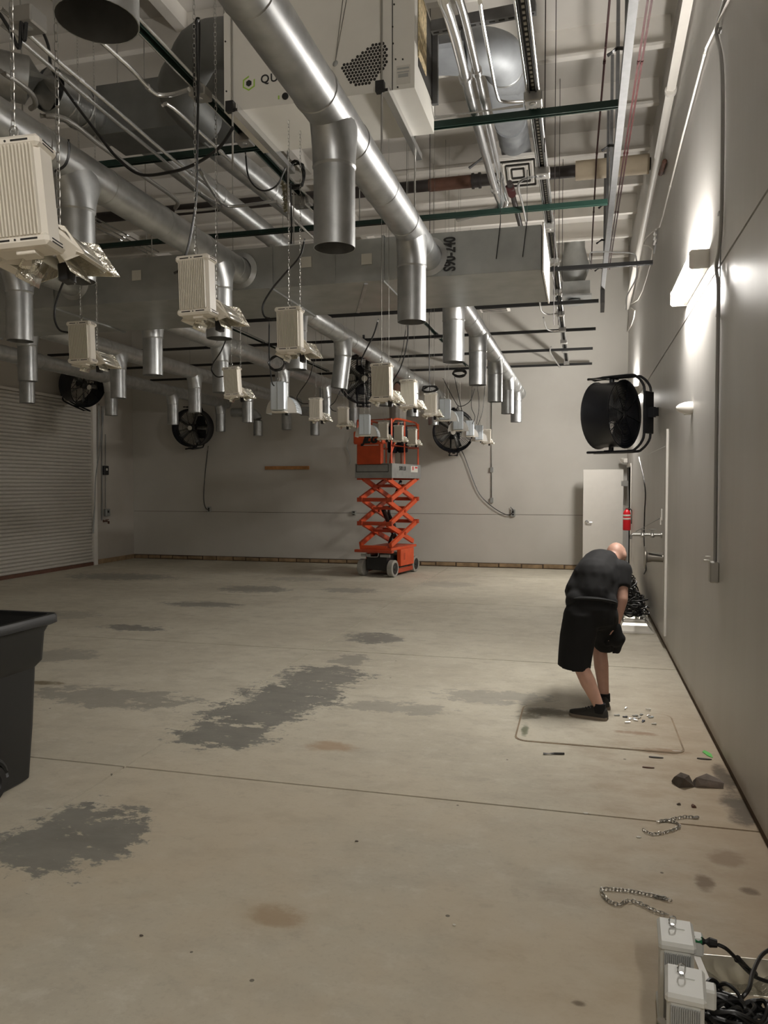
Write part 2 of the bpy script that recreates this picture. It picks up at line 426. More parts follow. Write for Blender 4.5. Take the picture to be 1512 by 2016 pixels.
# floor: a bed of joint dirt and the saw-cut slabs on it
floor = struct(MB().box(((LX + WX) / 2, (NY + FY) / 2, -.06), (WX - LX + .6, FY - NY + .6, .1)), 'floor', GROUT)
xs = [LX - .2, -2.69, WX + .2]; ys = [NY - .2, .65, 4.105, 7.56, 11.05, 14.5, FY + .2]
for i in range(2):
    for j in range(6):
        g = .008
        MB().box(((xs[i] + xs[i + 1]) / 2, (ys[j] + ys[j + 1]) / 2, -.01), (xs[i + 1] - xs[i] - 2 * g, ys[j + 1] - ys[j] - 2 * g, .02)).build('slab', CONC, floor, world=True)
# repaired rectangle by the man's feet
pl, pr, p0, p1 = -.43, .66, 5.18, 6.05
def rrect(x0, x1, y0, y1, r, z, n=4):
    P = []
    for cx, cy, a0 in ((x1 - r, y0 + r, -90), (x1 - r, y1 - r, 0), (x0 + r, y1 - r, 90), (x0 + r, y0 + r, 180)):
        for k in range(n + 1):
            a = math.radians(a0 + 90 * k / n); P.append((cx + r * math.cos(a), cy + r * math.sin(a), z))
    return P
MB().prism(rrect(pl, pr, p0, p1, .09, 0), (0, 0, .003)).build('patch_joint', mat('patch_joint_tan', (.30, .23, .155), .9, var=.3, vscale=5), floor, world=True)
MB().prism(rrect(pl + .012, pr - .012, p0 + .012, p1 - .012, .08, 0), (0, 0, .0055)).build('patch_slab', CONC, floor, world=True)
def blob(c, rx, ry, z, n=28, j=.18):
    ph = [random.uniform(0, 6.28) for _ in range(4)]
    P = []
    for i in range(n):
        t = 2 * math.pi * i / n; k = 1 + j * (math.sin(2 * t + ph[0]) * .4 + math.sin(3 * t + ph[1]) * .4 + math.sin(5 * t + ph[2]) * .35 + math.sin(9 * t + ph[3]) * .2)
        P.append((c[0] + rx * k * math.cos(t), c[1] + ry * k * math.sin(t), z))
    return P

# ceiling deck and purlins
ceiling = struct(MB().box(((LX + WX) / 2, (NY + FY) / 2, CZ + .05), (WX - LX + .6, FY - NY + .6, .1)), 'ceiling', CEILM)
y = 8.29 - 1.22 * 10
while y < FY:
    mb = MB().box(((LX + .82) / 2, y, 6.115), (.82 - LX, .085, .03)).box(((LX + .82) / 2, y + .03, 6.27), (.82 - LX, .02, .3))
    mb.build('purlin', PURLM, ceiling, smooth=False, world=True); y += 1.22
for xg in (-3.9, -8.2):
    MB().box((xg, (NY + FY) / 2, 6.33), (.11, FY - NY, .18)).build('girder', PURLM, ceiling, smooth=False, world=True)

# walls
wall_back = struct(MB().box(((LX + WX) / 2, FY + .06, CZ / 2), (WX - LX + .4, .1, CZ)), 'wall_back', MORTAR)
for z0, z1 in ((0, 1.106), (1.114, CZ)):
    MB().box(((LX + WX) / 2, FY + .01, (z0 + z1) / 2), (WX - LX + .1, .03, z1 - z0)).build('wall_panel', WALLB, wall_back, smooth=False, world=True)
wall_right = struct(MB().box((WX + .09, (NY + 14.6) / 2, CZ / 2), (.1, 14.6 - NY, CZ)), 'wall_right', MORTAR)
DY0, DY1 = 14.7, 15.98
for y0, y1, z0, z1 in ((NY, DY0, .045, 3.148), (DY1, FY, .045, 3.148), (DY0, DY1, 2.06, 3.148), (NY, FY, 3.166, CZ)):
    MB().box((WX + .02, (y0 + y1) / 2, (z0 + z1) / 2), (.04, y1 - y0, z1 - z0)).build('wall_panel', WALLR, wall_right, smooth=False, world=True)
MB().box((WX + .5, (DY0 + DY1) / 2, 1.2), (.02, 1.6, 2.6)).build('doorway_dark_panel', VOID, wall_right, smooth=False, world=True)  # panels coloured black to stand for the darkness beyond the doorway
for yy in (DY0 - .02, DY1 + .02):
    MB().box((WX + .26, yy, 1.03), (.46, .03, 2.06)).build('doorway_dark_panel', VOID, wall_right, smooth=False, world=True)
MB().box((WX + .26, (DY0 + DY1) / 2, 2.07), (.46, 1.3, .02)).build('doorway_dark_panel', VOID, wall_right, smooth=False, world=True)
wall_left = struct(MB().box((LX - .05, (NY + FY) / 2, CZ / 2), (.1, FY - NY + .3, CZ)), 'wall_left', WALLL)
wall_front = struct(MB().box(((LX + WX) / 2, NY - .05, CZ / 2), (WX - LX + .3, .1, CZ)), 'wall_front', WALLB)
# stripped base of the walls
bb = struct(MB().box(((LX + WX) / 2, FY - .012, .05), (WX - LX, .012, .10)), 'baseboard_back', MORTAR)
x = LX + .02
while x < WX - .3:
    L_ = random.uniform(.3, .5)
    MB().box((x + L_ / 2, FY - .02, .05 + random.uniform(-.006, .006)), (L_ - .03, .02, random.uniform(.055, .085)), bev=.006).build('brick', BRICKM, bb, world=True); x += L_
br = struct(MB().box((WX + .012, (NY + 14.65) / 2, .022), (.012, 14.65 - NY, .044)), 'baseboard_right', MORTAR)
bl = struct(MB().box((LX + .012, 15.33, .05), (.015, 1.4, .10)), 'baseboard_left', BRICKM)

# roll-up door in the left wall
RY0, RY1, RZ = 9.6, 14.40, 3.46
mb = MB(); n = 48
for k in range(n):
    z0 = .06 + (RZ - .06) * k / n; h = (RZ - .06) / n
    prof = [(LX + .02, z0), (LX + .045, z0 + .25 * h), (LX + .05, z0 + .5 * h), (LX + .045, z0 + .75 * h), (LX + .02, z0 + .97 * h)]
    for (xa, za), (xb, zb) in zip(prof, prof[1:]):
        mb.add([(xa, RY0, za), (xa, RY1, za), (xb, RY1, zb), (xb, RY0, zb)], [(0, 1, 2, 3)])
door1 = struct(mb, 'door_1', ROLLM, angle=60)
MB().box((LX + .05, RY1 + .06, RZ / 2 + .03), (.08, .12, RZ + .06)).build('door_track', WHITE, door1, smooth=False, world=True)
MB().box((LX + .05, RY0 - .06, RZ / 2 + .03), (.08, .12, RZ + .06)).build('door_track', WHITE, door1, smooth=False, world=True)
MB().box((LX + .04, (RY0 + RY1) / 2, RZ + .02), (.07, RY1 - RY0 + .2, .05)).build('door_header', WHITE, door1, smooth=False, world=True)
MB().box((LX + .04, (RY0 + RY1) / 2, .035), (.05, RY1 - RY0, .07)).build('bottom_bar', RUST, door1, smooth=False, world=True)
# open door standing by the far corner, hinged at the opening in the right wall
DYp = 15.56
door2 = struct(MB().box((.40, DYp, 1.025), (.75, .045, 1.99), bev=.003), 'door_2', DOORM)
hd = MB().lathe((.095, DYp - .02, 1.0), (0, -1, 0), [(.033, 0), (.033, .012), (.012, .016), (.012, .05)], 16); hd.tube([(.095, DYp - .065, 1.0), (.15, DYp - .067, .998), (.2, DYp - .062, .996)], .010, 8)
hd.build('door_handle', CHROME, door2, world=True)
MB().box((.80, DYp, 1.75), (.13, .05, .1)).build('hinge', ZINC, door2, world=True)
MB().box((.80, DYp, .3), (.13, .05, .1)).build('hinge', ZINC, door2, world=True)
mb = MB().box((WX - .004, DY0 - .03, 1.04), (.012, .05, 2.08)).box((WX - .004, (DY0 + DY1) / 2, 2.09), (.012, 1.28, .06))
struct(mb, 'trim_1', DOORM, smooth=False)
# tall white edge strip on the right wall, groove line on the back wall
struct(MB().box((WX - .012, 8.47, 1.22), (.024, .028, 2.16), bev=.004), 'trim_2', WHITE)
struct(MB().box((WX - .01, 9.75, 1.13), (.02, 2.4, 2.0), bev=.004), 'trim_3', WALLR)
# ---------------------------------------------------------------- wall lamps (the room's light)
def wall_lamp(y0, z, label):
    t = thing('wall_lamp', label, 'wall lamp', (WX, y0 + .61, z))
    MB().box((-.02, 0, .0), (.04, 1.2, .13), bev=.006).build('back_plate', WHITE, t)
    for s in (-1, 1):
        MB().prism([(-.001, s * .605, -.07), (-.12, s * .605, -.07), (-.135, s * .605, -.055), (-.135, s * .605, .05), (-.12, s * .605, .065), (-.001, s * .605, .065)], (0, -s * .02, 0)).build('end_cap', WHITE, t, smooth=False)
    P = [(-.04, -.06), (-.118, -.063), (-.13, -.05), (-.13, .045), (-.118, .058), (-.04, .06)]
    MB().loft([[(x, -.59, zz) for x, zz in P], [(x, .59, zz) for x, zz in P]], True, True).build('diffuser', LAMPM, t)
    return t
wall_lamp(5.93, 3.335, 'lit fluorescent wall lamp high on the right wall beside the vertical conduit')
wall_lamp(13.0, 3.24, 'lit fluorescent wall lamp behind the black drum fan on the right wall')
wall_lamp(-1.6, 3.335, 'lit fluorescent wall lamp on the right wall behind the viewer')

# ---------------------------------------------------------------- round duct runs with drop nozzles
ZD, RD, RN, ZB = 3.5, .106, .1016, 2.875
def duct_run(label, X, y0, y1, nozz, endcap=None, tilt=None, ZB=ZB):
    t = thing('round_duct_run', label, 'duct', (X, (y0 + y1) / 2, ZD))
    cuts = [y0] + [c for c in sorted(nozz) if y0 < c < y1] + [y1]
    for a, b in zip(cuts, cuts[1:]):
        mb = MB().pipe((X, a, ZD), (X, b, ZD), RD, .003, 28)
        k = a + .9
        while k < b - .3:
            mb.lathe((X, k, ZD), (0, 1, 0), [(RD - .001, -.008), (RD + .003, 0), (RD - .001, .008)], 28, True); k += .9
        mb.build('duct_section', GALV, t, world=True)
    for i, yn in enumerate(sorted(nozz)):
        n = 28; rings = []
        for k in range(7):
            f = k / 6; z = 3.26 + (ZD + .02 - 3.26) * f; ry = RN + .012 + (.25 - RN) * f ** 1.6; rx = RN + .002 + (RD - RN - .004) * f
            rings.append([(X + rx * math.cos(2 * math.pi * j / n), yn + ry * math.sin(2 * math.pi * j / n), z) for j in range(n)])
        MB().loft(rings, False, False).build('branch_fitting', GALV, t, world=True)
        mb = MB().pipe((X, yn, 3.275), (X, yn, ZB), RN, .003, 28)
        mb.lathe((X, yn, 3.262), (0, 0, 1), [(RN, -.012), (RN + .006, 0), (RN, .012)], 28, True)
        if tilt and i in tilt:
            R_ = Matrix.Translation((X, yn, 3.27)) @ Euler(tilt[i]).to_matrix().to_4x4() @ Matrix.Translation((-X, -yn, -3.27)); mb.xf(R_)
        mb.build('drop_nozzle', GALV, t, world=True)
        for dy in (-.27, .27):
            if y0 < yn + dy < y1:
                MB().lathe((X, yn + dy, ZD), (0, 1, 0), [(RD, -.02), (RD + .004, -.016), (RD + .004, .016), (RD, .02)], 28, True).build('clamp_band', GALV, t, world=True)
    if endcap:
        MB().lathe((X, y1, ZD), (0, 1, 0), [(RD + .002, -.06), (RD + .002, 0), (RD - .02, .006)], 28).build('end_cap', GALV, t, world=True)
    return t
duct_run('round galvanized duct passing in front of the white dehumidifier, three large nozzles', -1.18, .2, 6.0, [1.72, 3.62, 5.38])
duct_run('round galvanized duct closest to the right wall, running from plenum toward far wall', -1.18, 7.06, 15.3, [7.22, 8.95, 10.8, 12.65, 14.35], True)
duct_run('round galvanized duct behind the nearest hanging grow light, ending at the plenum front', -2.78, .8, 6.0, [3.83, 5.6])
duct_run('round galvanized duct behind the plenum with a crooked nozzle, second from the right wall', -2.78, 7.06, 15.4, [7.3, 8.85, 10.95, 12.77, 14.66], True, {1: (0, .13, 0)})
duct_run('round galvanized duct at left frame edge entering the plenum front', -4.38, 2.6, 6.0, [5.3])
duct_run('round galvanized duct behind the plenum, third from the right wall', -4.38, 7.06, 15.3, [7.28, 8.85, 10.9, 12.9, 14.68], True)
duct_run('round galvanized duct behind the plenum, fourth from the right wall', -5.98, 7.06, 15.75, [7.35, 9.08, 11.17, 13.17, 15.1], True)
duct_run('round galvanized duct nearest the roll-up door, passing over the left fan', -7.58, 7.06, 15.6, [9.3, 11.3, 13.29, 15.3], True)
for p, lab in ((at(508, 858, Y=15.7), 'single nozzle on a duct elbow, right of the fan beside the wooden board'), (at(620, 857, Y=15.75), 'single nozzle on a duct elbow, above the wooden board on the far wall')):
    t = thing('duct_elbow', lab, 'duct', p)
    MB().pipe((p.x, p.y, p.z + .32), p, .098, .003, 24).build('drop_nozzle', GALV, t, world=True)
    pts = [Vector((p.x - .2 * (1 - math.cos(a)), p.y, p.z + .32 + .2 * math.sin(a))) for a in [math.pi / 2 * k / 6 for k in range(7)]]
    pts.append(Vector((-7.5 if p.x < -6.4 else -5.9, p.y, pts[-1].z)))
    MB().tube(pts, .098, 24).build('elbow', GALV, t, world=True)

# ---------------------------------------------------------------- rectangular plenum ducts
t = thing('plenum_duct', 'wide rectangular galvanized plenum duct spanning the room with stencilled numbers', 'duct', (-4.0, 6.5, 3.35))
secs = [-.31, -1.55, -2.5, -3.3, -4.6, -6.1, -7.6, -8.6]
for i, (a, b) in enumerate(zip(secs, secs[1:])):
    zb = 3.35 if i < 3 else 3.31; yb = 7.06 if i < 3 else 7.1
    MB().box(((a + b) / 2, (6.0 + yb) / 2, (zb + 3.69) / 2), (a - b - .004, yb - 6.0, 3.69 - zb), bev=.004).build('duct_section', GALVBOX, t, world=True)
    if i: MB().box((a, (6.0 + yb) / 2, (zb + 3.69) / 2), (.022, yb - 6.0 + .03, 3.69 - zb + .03)).build('joint_flange', GALVBOX, t, world=True, smooth=False)
MB().box((-.30, 6.53, 3.52), (.012, 1.085, .365)).build('end_plate', WHITE, t, world=True, smooth=False)
for x in (-1.0, -1.95, -2.9):
    MB().box((x, 5.997, 3.52), (.006, .008, .33)).build('stiffener', GALVBOX, t, world=True, smooth=False)
MB().box((-1.88, 6.53, 3.345), (.03, 1.04, .012), (0, 0, .35)).build('stiffener', GALV, t, world=True, smooth=False)
for X in (-1.18, -2.78, -4.38):
    MB().lathe((X, 5.97, ZD + .01), (0, 1, 0), [(RD + .003, 0), (RD + .045, .02), (RD + .045, .03)], 28, True).build('collar', GALV, t, world=True)
for px, py in ((603, 516), (722, 510), (269, 542)):
    q = at(px, py, Y=5.993)
    MB().box(q, (.088, .006, .085)).build('paper_tag', PAPER, t, world=True, smooth=False)
q = at(886, 500, Y=5.99) - Vector(t.location)
text_mesh('stencil_number', 'S90-240', .13, INK, t, Matrix.Translation(q) @ Euler((math.pi / 2, 0, 0)).to_matrix().to_4x4() @ Euler((0, 0, math.pi / 2)).to_matrix().to_4x4() @ Matrix.Diagonal((.62, 1, 1, 1)), .001, .003)
for x in (-.62, -.42):
    MB().tube([(x, 5.985, 4.1), (x, 5.985, 3.72), (x - .03, 5.98, 3.45)], .004, 6).build('hanger_wire', STRUTB, t, world=True)
for x in (-2.3, -3.6, -5.0, -6.6):
    MB().cyl((x, 5.985, 3.69), (x, 5.985, 4.12), .005, n=6).build('hanger_rod', ZINC, t, world=True)

t = thing('upper_plenum', 'dark grey rectangular duct box high at left, behind the paired conduits', 'duct', (-3.4, 5.85, 4.6))
for a, b in ((-2.55, -3.1), (-3.1, -3.9)):
    MB().box(((a + b) / 2, 5.86, 4.8), (a - b - .004, .42, .4), bev=.004).build('duct_section', GALVDULL, t, world=True)
MB().box((-3.1, 5.86, 4.8), (.02, .45, .43)).build('joint_flange', GALVBOX, t, world=True, smooth=False)
for p in ((-3.7, 5.66, 5.0), (-2.75, 5.66, 5.0)):
    MB().cyl(p, (p[0], p[1], 6.3), .006, n=6).build('hanger_rod', ZINC, t, world=True)
# elbow between dehumidifier and upper plenum
a = at(455, 105, Y=4.85); b = at(372, 135, Y=5.0); c = at(372, 215, Y=5.4); e = Vector((c.x, 5.66, c.z))
t = thing('elbow_duct', 'dark segmented round elbow duct left of the white dehumidifier', 'duct', b)
MB().tube(spline([(-2.12, 4.72, a.z - .02), (b.x + .25, 4.75, b.z - .02), b, c - Vector((0, .15, -.05)), e], 4), .15, 22).build('elbow', GALVDULL, t, world=True)
MB().lathe((-2.2, 4.73, a.z - .02), (1, 0, 0), [(.15, -.01), (.16, -.01), (.16, .01), (.15, .01)], 22, True).build('collar', GALV, t, world=True)
# round duct feeding the upper plenum from the near left
pts = [at(95, 175, Z=4.78), at(215, 245, Z=4.78)]; dr = (pts[1] - pts[0]).normalized()
t = thing('round_feed_duct', 'round galvanized duct with clamp bands high at upper left', 'duct', pts[0])
for k in range(4):
    p = pts[0].lerp(pts[1], k / 4); q = pts[0].lerp(pts[1], (k + 1) / 4)
    MB().pipe(p, q, .17 - .003 * k, .004, 26).build('duct_section', GALV, t, world=True)
    MB().lathe(q, dr, [(.172, -.02), (.178, -.012), (.178, .012), (.172, .02)], 26, True).build('clamp_band', GALV, t, world=True)
MB().tube([pts[0], pts[0] - dr * .15 + Vector((-.05, 0, 0)), pts[0] - dr * .25 + Vector((-.2, 0, .02)), pts[0] - dr * .28 + Vector((-.5, 0, .03))], .17, 24).build('elbow', GALV, t, world=True)
# two parallel ducts beyond the upper plenum
for (p, q, lab) in (((405, 368), (520, 456), 'left one of two parallel round ducts above the plenum'), ((462, 318), (611, 440), 'right one of two parallel round ducts above the plenum')):
    a = at(*p, Z=4.72); b = at(*q, Z=4.72); d = (b - a).normalized()
    t = thing('round_overhead_duct', lab, 'duct', a)
    a2 = a - d * max(0, (a.y - 6.05)); b2 = b + d * 3.2
    for k in range(4):
        MB().pipe(a2.lerp(b2, k / 4), a2.lerp(b2, (k + 1) / 4), .112, .003, 22).build('duct_section', GALV, t, world=True)
        MB().lathe(a2.lerp(b2, (k + .95) / 4), d, [(.112, -.02), (.118, -.012), (.118, .012), (.112, .02)], 22, True).build('clamp_band', GALV, t, world=True)

# supply duct with elbow and louvred diffuser, upper right
t = thing('supply_duct', 'round foil-wrapped supply duct with elbow ending in a white louvred diffuser', 'duct', (-.7, 7.4, 5.1))
a = at(975, 95, Y=6.2); b = at(1004, 235, Y=8.2); c = at(1012, 276, Y=8.72)
MB().tube([(-2.6, a.y, a.z), (a.x - .25, a.y, a.z)], .165, 24).build('duct_section', FOIL, t, world=True)
el = [Vector((a.x - .25, a.y, a.z)), Vector((a.x - .08, a.y + .02, a.z)), Vector((a.x + .03, a.y + .14, a.z + .01)), Vector((a.x + .04, a.y + .3, a.z + .02))]
MB().tube(spline(el, 4), .168, 24).build('elbow', FOIL, t, world=True)
MB().tube([el[-1], b], .162, 24).build('duct_section', FOIL, t, world=True)
MB().lathe(el[-1], b - el[-1], [(.165, -.02), (.172, -.01), (.172, .01), (.165, .02)], 24, True).build('clamp_band', GALV, t, world=True)
fl = spline([b, b.lerp(c, .5) + Vector((0, 0, .02)), c, Vector((c.x + .01, 8.98, c.z - .03)), Vector((c.x + .01, 9.05, at(1020, 342, Y=8.95).z + .12))], 5)
MB().tube(fl, .16, 20, rad=[.162 + .008 * math.sin(k * 2.1) for k in range(len(fl))]).build('flexible_sleeve', FOIL, t, world=True)
q = at(1020, 342, Y=8.95)
DT = Matrix.Translation(q) @ Euler((-.38, 0, 0)).to_matrix().to_4x4() @ Matrix.Diagonal((1.1, 1.1, 1, 1)) @ Matrix.Translation(-q)
MB().box(q + Vector((0, 0, .04)), (.42, .42, .05)).xf(DT).build('diffuser_plate', WHITE, t, world=True, smooth=False)
for k in range(6):
    w_ = .40 - .055 * k
    mb = MB()
    for sx, sy, lx, ly in ((0, -1, w_, .012), (0, 1, w_, .012), (-1, 0, .012, w_), (1, 0, .012, w_)):
        mb.box(q + Vector((sx * w_ / 2, sy * w_ / 2, .008 - .004 * (k % 2))), (lx, ly, .02))
    mb.xf(DT).build('louvre_ring', WHITE if k % 2 == 0 else SLOT, t, world=True, smooth=False)
# far drop duct with square plenum box and round diffuser
q = at(1130, 597, Y=14.6)
t = thing('drop_duct', 'dark vertical drop duct with flared collar and round diffuser near the far wall', 'duct', q)
MB().lathe(q, (0, 0, 1), [(.17, .36), (.20, .42), (.26, .58), (.26, .72), (.235, .78), (.185, 1.0), (.185, 1.08), (.185, 1.85)], 24).build('flared_duct', GALVBOX, t, world=True)
MB().box(q + Vector((0, 0, .22)), (.56, .5, .24), bev=.004).build('plenum_box', GALVBOX, t, world=True)
MB().box(q + Vector((0, -.02, .08)), (.62, .56, .03)).build('flange', GALV, t, world=True, smooth=False)
MB().lathe(q, (0, 0, 1), [(.02, -.03), (.1, -.035), (.17, -.02), (.17, 0), (.1, .06)], 24).build('round_diffuser', GALVBOX, t, world=True)
q = at(974, 610, Y=13.4)
t = thing('ceiling_register', 'white louvred register hanging behind the plenum right end', 'register', q)
MB().box((0, 0, .02), (.5, .35, .04)).build('frame', WHITE, t, smooth=False)
for k in range(7): MB().box((0, -.13 + .043 * k, -.006), (.42, .02, .012), (.4, 0, 0)).build('louvre', SLOT if k % 2 else WHITE, t, smooth=False)

# ---------------------------------------------------------------- cross struts and raceways under the ceiling
ZS = 4.12
for i, (ys_, lab, xr, m_) in enumerate(((5.15, 'dark green cross strut behind the dehumidifier, nearest of the row', .2, STRUTG), (6.88, 'dark green cross strut just above the plenum', .19, STRUTG), (8.85, 'black cross strut right behind the plenum end, reaching the right wall', .72, STRUTB),
                               (10.5, 'black cross strut passing under the round diffuser', .19, STRUTB), (12.35, 'thin black cross strut, third from the far wall', .185, STRUTB), (14.1, 'thin black cross strut, second from the far wall', .165, STRUTB), (15.85, 'thin black cross strut closest to the far wall', .175, STRUTB))):
    t = thing('cross_strut', lab, 'strut', ((LX + 1 + xr) / 2, ys_, ZS), group='struts hung under the ceiling')
    mb = MB(); xl = LX + .6; L_ = xr - xl; c = (xr + xl) / 2
    mb.box((c, ys_ - .019, ZS), (L_, .004, .041)).box((c, ys_ + .019, ZS), (L_, .004, .041)).box((c, ys_, ZS + .019), (L_, .041, .004))
    mb.box((c, ys_ - .014, ZS - .02), (L_, .012, .003)).box((c, ys_ + .014, ZS - .02), (L_, .012, .003))
    mb.build('channel', m_, t, world=True, smooth=False)
    for x in (-2.0, -4.2, -6.4, -8.6):
        MB().cyl((x, ys_, ZS), (x, ys_, 6.1 if i else 6.1), .0055, n=6).build('hanger_rod', ZINC, t, world=True)
def raceway(label, X, y0, y1, boxes, m_=STRUTS):
    t = thing('electrical_raceway', label, 'raceway', (X, (y0 + y1) / 2, ZS + .04))
    z = ZS + .045
    mb = MB().box((X, (y0 + y1) / 2, z + .02), (.042, y1 - y0, .003)).box((X - .02, (y0 + y1) / 2, z), (.003, y1 - y0, .041)).box((X + .02, (y0 + y1) / 2, z), (.003, y1 - y0, .041))
    mb.build('channel', STRUTD if m_ is STRUTS else m_, t, world=True, smooth=False)
    mb = MB(); k = y0 + .05
    while k < min(y1, 12):
        mb.box((X, k, z + .0165), (.016, .025, .004)); k += .05
    tag(mb.build('slot_holes', mat('slot_light', (.7, .67, .6), .6), t, world=True, smooth=False), kind='stuff')
    for s in (-1, 1):
        MB().cyl((X + s * .034, y0, z - .006), (X + s * .034, y1, z - .006), .0095, n=10).build('conduit', CHROME, t, world=True)
    for yb in boxes:
        bx = MB().box((X, yb, z - .035), (.11, .11, .062), bev=.006).build('junction_box', ZINC, t, world=True)
        MB().lathe((X, yb - .01, z - .066), (0, 0, -1), [(.022, 0), (.022, .004), (.016, .006)], 14).build('knockout', CHROME, bx, world=False).location = -Vector(t.location)
    return t
raceway('perforated conduit raceway with junction boxes right of the plenum end', -.315, 2.6, 15.9, [4.98, 6.15, 7.45, 8.6, 9.95, 11.2, 12.35, 13.4, 14.3, 15.7])
raceway('dark perforated raceway with junction boxes left of the dehumidifier', -2.3, 2.6, 15.8, [4.4, 5.05, 6.25, 8.8, 10.5, 12.4, 14.1], STRUTG)
raceway('perforated conduit raceway over the third row of ducts', -3.75, 7.2, 15.8, [8.8, 10.5, 12.4, 14.1], STRUTG)
raceway('perforated conduit raceway over the left rows of ducts', -5.3, 7.2, 15.8, [8.8, 10.5, 12.4, 14.1], STRUTG)

def conduit(name, label, P, r, m_=CHROME, cat='conduit', n=10, couplings=0):
    P = [Vector(p) for p in P]
    t = thing(name, label, cat, P[0])
    MB().tube(P, r, n).build('pipe', m_, t, world=True)
    for k in range(couplings):
        i = 0; f = (k + .5) / couplings; L_ = sum((b - a).length for a, b in zip(P, P[1:])) * f
        for a, b in zip(P, P[1:]):
            if L_ <= (b - a).length:
                c = a.lerp(b, L_ / (b - a).length); d = (b - a).normalized(); MB().cyl(c - d * .02, c + d * .02, r * 1.35, n=n).build('coupling', m_, t, world=True); break
            L_ -= (b - a).length
    return t
def zl(pts, Z): return [at(*p, Z=Z) for p in pts]
# bent pair of conduits in front of the upper plenum and their neighbours
conduit('conduit', 'upper one of two paired bright conduits crossing the upper plenum', spline(zl([(0, 15), (100, 108), (215, 205), (330, 305), (400, 358), (428, 385), (437, 405)], 4.05), 3), .0125, couplings=2)
conduit('conduit', 'lower one of two paired bright conduits crossing the upper plenum', spline(zl([(0, 45), (100, 132), (215, 228), (330, 322), (395, 380), (425, 400), (432, 408), (400, 413), (345, 417)], 4.05), 3), .0125, couplings=2)
conduit('conduit', 'bright conduit bending into the junction box left of the dehumidifier', spline(zl([(95, -12), (112, 5), (250, 128), (285, 165), (310, 186), (340, 186), (372, 176)], 4.06), 3), .013, couplings=2)
conduit('conduit', 'bright conduit starting at the loose bend below the elbow duct', spline(zl([(320, 207), (340, 212), (425, 290), (550, 405), (640, 490)], 4.02), 3), .0115, couplings=2)
conduit('conduit', 'dark curved conduit over the left duct run, ending in a hook', spline(zl([(80, 228), (130, 235), (200, 288), (280, 345), (330, 380), (350, 398), (345, 410)], 3.95), 4), .016, mat('dull_conduit', (.3, .29, .27), .5, .6))
conduit('conduit', 'dull conduit stub hooking down at upper left', spline(zl([(0, 140), (35, 162), (62, 185), (70, 205), (60, 214)], 3.95), 4), .015, MATS['dull_conduit'])
conduit('conduit', 'bright conduit rising from hook near dehumidifier strut to green box', spline(zl([(390, 330), (420, 380), (440, 402), (465, 406), (545, 396)], 4.0), 4), .012, couplings=1)
for k, (a, b) in enumerate((((178, 424), (312, 496)), ((178, 432), (300, 498)), ((178, 443), (290, 499)))):
    conduit('conduit', ('upper', 'middle', 'lower')[k] + ' one of three thin bright conduits behind the nearest grow light reflector', [at(*a, Z=4.3), at(*b, Z=4.3)], .009, couplings=1)
# big conduits by the dehumidifier right side
conduit('large_conduit', 'thick left one of two big steel conduits right of the dehumidifier', spline(zl([(862, -30), (896, 70), (935, 230), (975, 372), (985, 400), (975, 412), (950, 418), (900, 430)], 4.17), 3), .03, CHROME, n=16, couplings=2)
conduit('large_conduit', 'right one of two big steel conduits right of the dehumidifier', spline(zl([(895, -30), (918, 50), (955, 215), (990, 372), (997, 395), (990, 408), (965, 416)], 4.2), 3), .024, CHROME, n=16, couplings=2)
conduit('conduit', 'thin bright conduit dropping to the junction box by the big steel conduits', spline(zl([(943, -10), (950, 40), (965, 120), (978, 185), (990, 200), (1030, 200)], 4.1), 3), .010)
conduit('conduit', 'short bright conduit running left from the junction box behind the dehumidifier', zl([(1030, 208), (855, 232)], 4.1), .010)
conduit('conduit', 'bright conduit looping from a junction box to the plenum top', spline(zl([(1058, 347), (1030, 353), (1020, 368), (1028, 400), (1036, 440)], 4.1), 3), .010)
conduit('conduit', 'bent grey conduit below the plenum right corner', spline(zl([(1063, 595), (1066, 612), (1080, 619), (1097, 617)], 4.1), 3), .011)
conduit('conduit', 'thin bent conduit below the plenum, farther from the corner', spline(zl([(1070, 625), (1075, 645), (1085, 651), (1100, 651)], 4.1), 3), .012)
conduit('conduit', 'triangular bent conduit at the far end of the raceway', spline(zl([(1085, 683), (1083, 690), (1088, 702), (1112, 735)], 4.1), 3), .014)
# wide strut across the top with the big conduits
p = at(850, 55, Z=4.28); q = at(1055, 15, Z=4.28)
t = thing('slotted_strut', 'grey slotted strut across the top carrying two big conduits', 'strut', p)
d = (q - p); c = (p + q) / 2; L_ = d.length; rz = math.atan2(d.y, d.x)
MB().box(c, (L_, .045, .06), (0, 0, rz)).build('channel', STRUTS, t, world=True, smooth=False)
mb = MB()
for k in range(11): mb.box(p.lerp(q, (k + .5) / 11) + Vector((0, 0, -.0305)), (.032, .012, .003), (0, 0, rz))
tag(mb.build('slots', SLOT, t, world=True, smooth=False), kind='stuff')
# long silver strut beam parallel to the right wall, with hangers
t = thing('strut_beam', 'long silver strut beam parallel to the right wall below the purlins', 'strut', (.26, 7.5, 4.5))
MB().box((.262, 7.4, 4.52), (.055, 8.0, .085)).build('channel', STRUTS, t, world=True, smooth=False)
MB().hexa([(.235, 11.4, 4.3), (.29, 11.4, 4.3), (.29, 11.6, 4.2), (.235, 11.6, 4.2), (.235, 11.4, 4.56), (.29, 11.4, 4.56), (.29, 11.75, 4.56), (.235, 11.75, 4.56)]).build('tapered_end', STRUTS, t, world=True, smooth=False)
for yy in (5.4, 6.9, 8.3, 9.5, 10.7):
    MB().box((.262, yy, 5.3), (.03, .03, 1.56)).build('hanger', STRUTS, t, world=True, smooth=False)
    MB().tube([(.14, yy, 4.56), (.2, yy, 4.6), (.262, yy, 4.59)], .012, 6).build('clip', STRUTB, t, world=True)
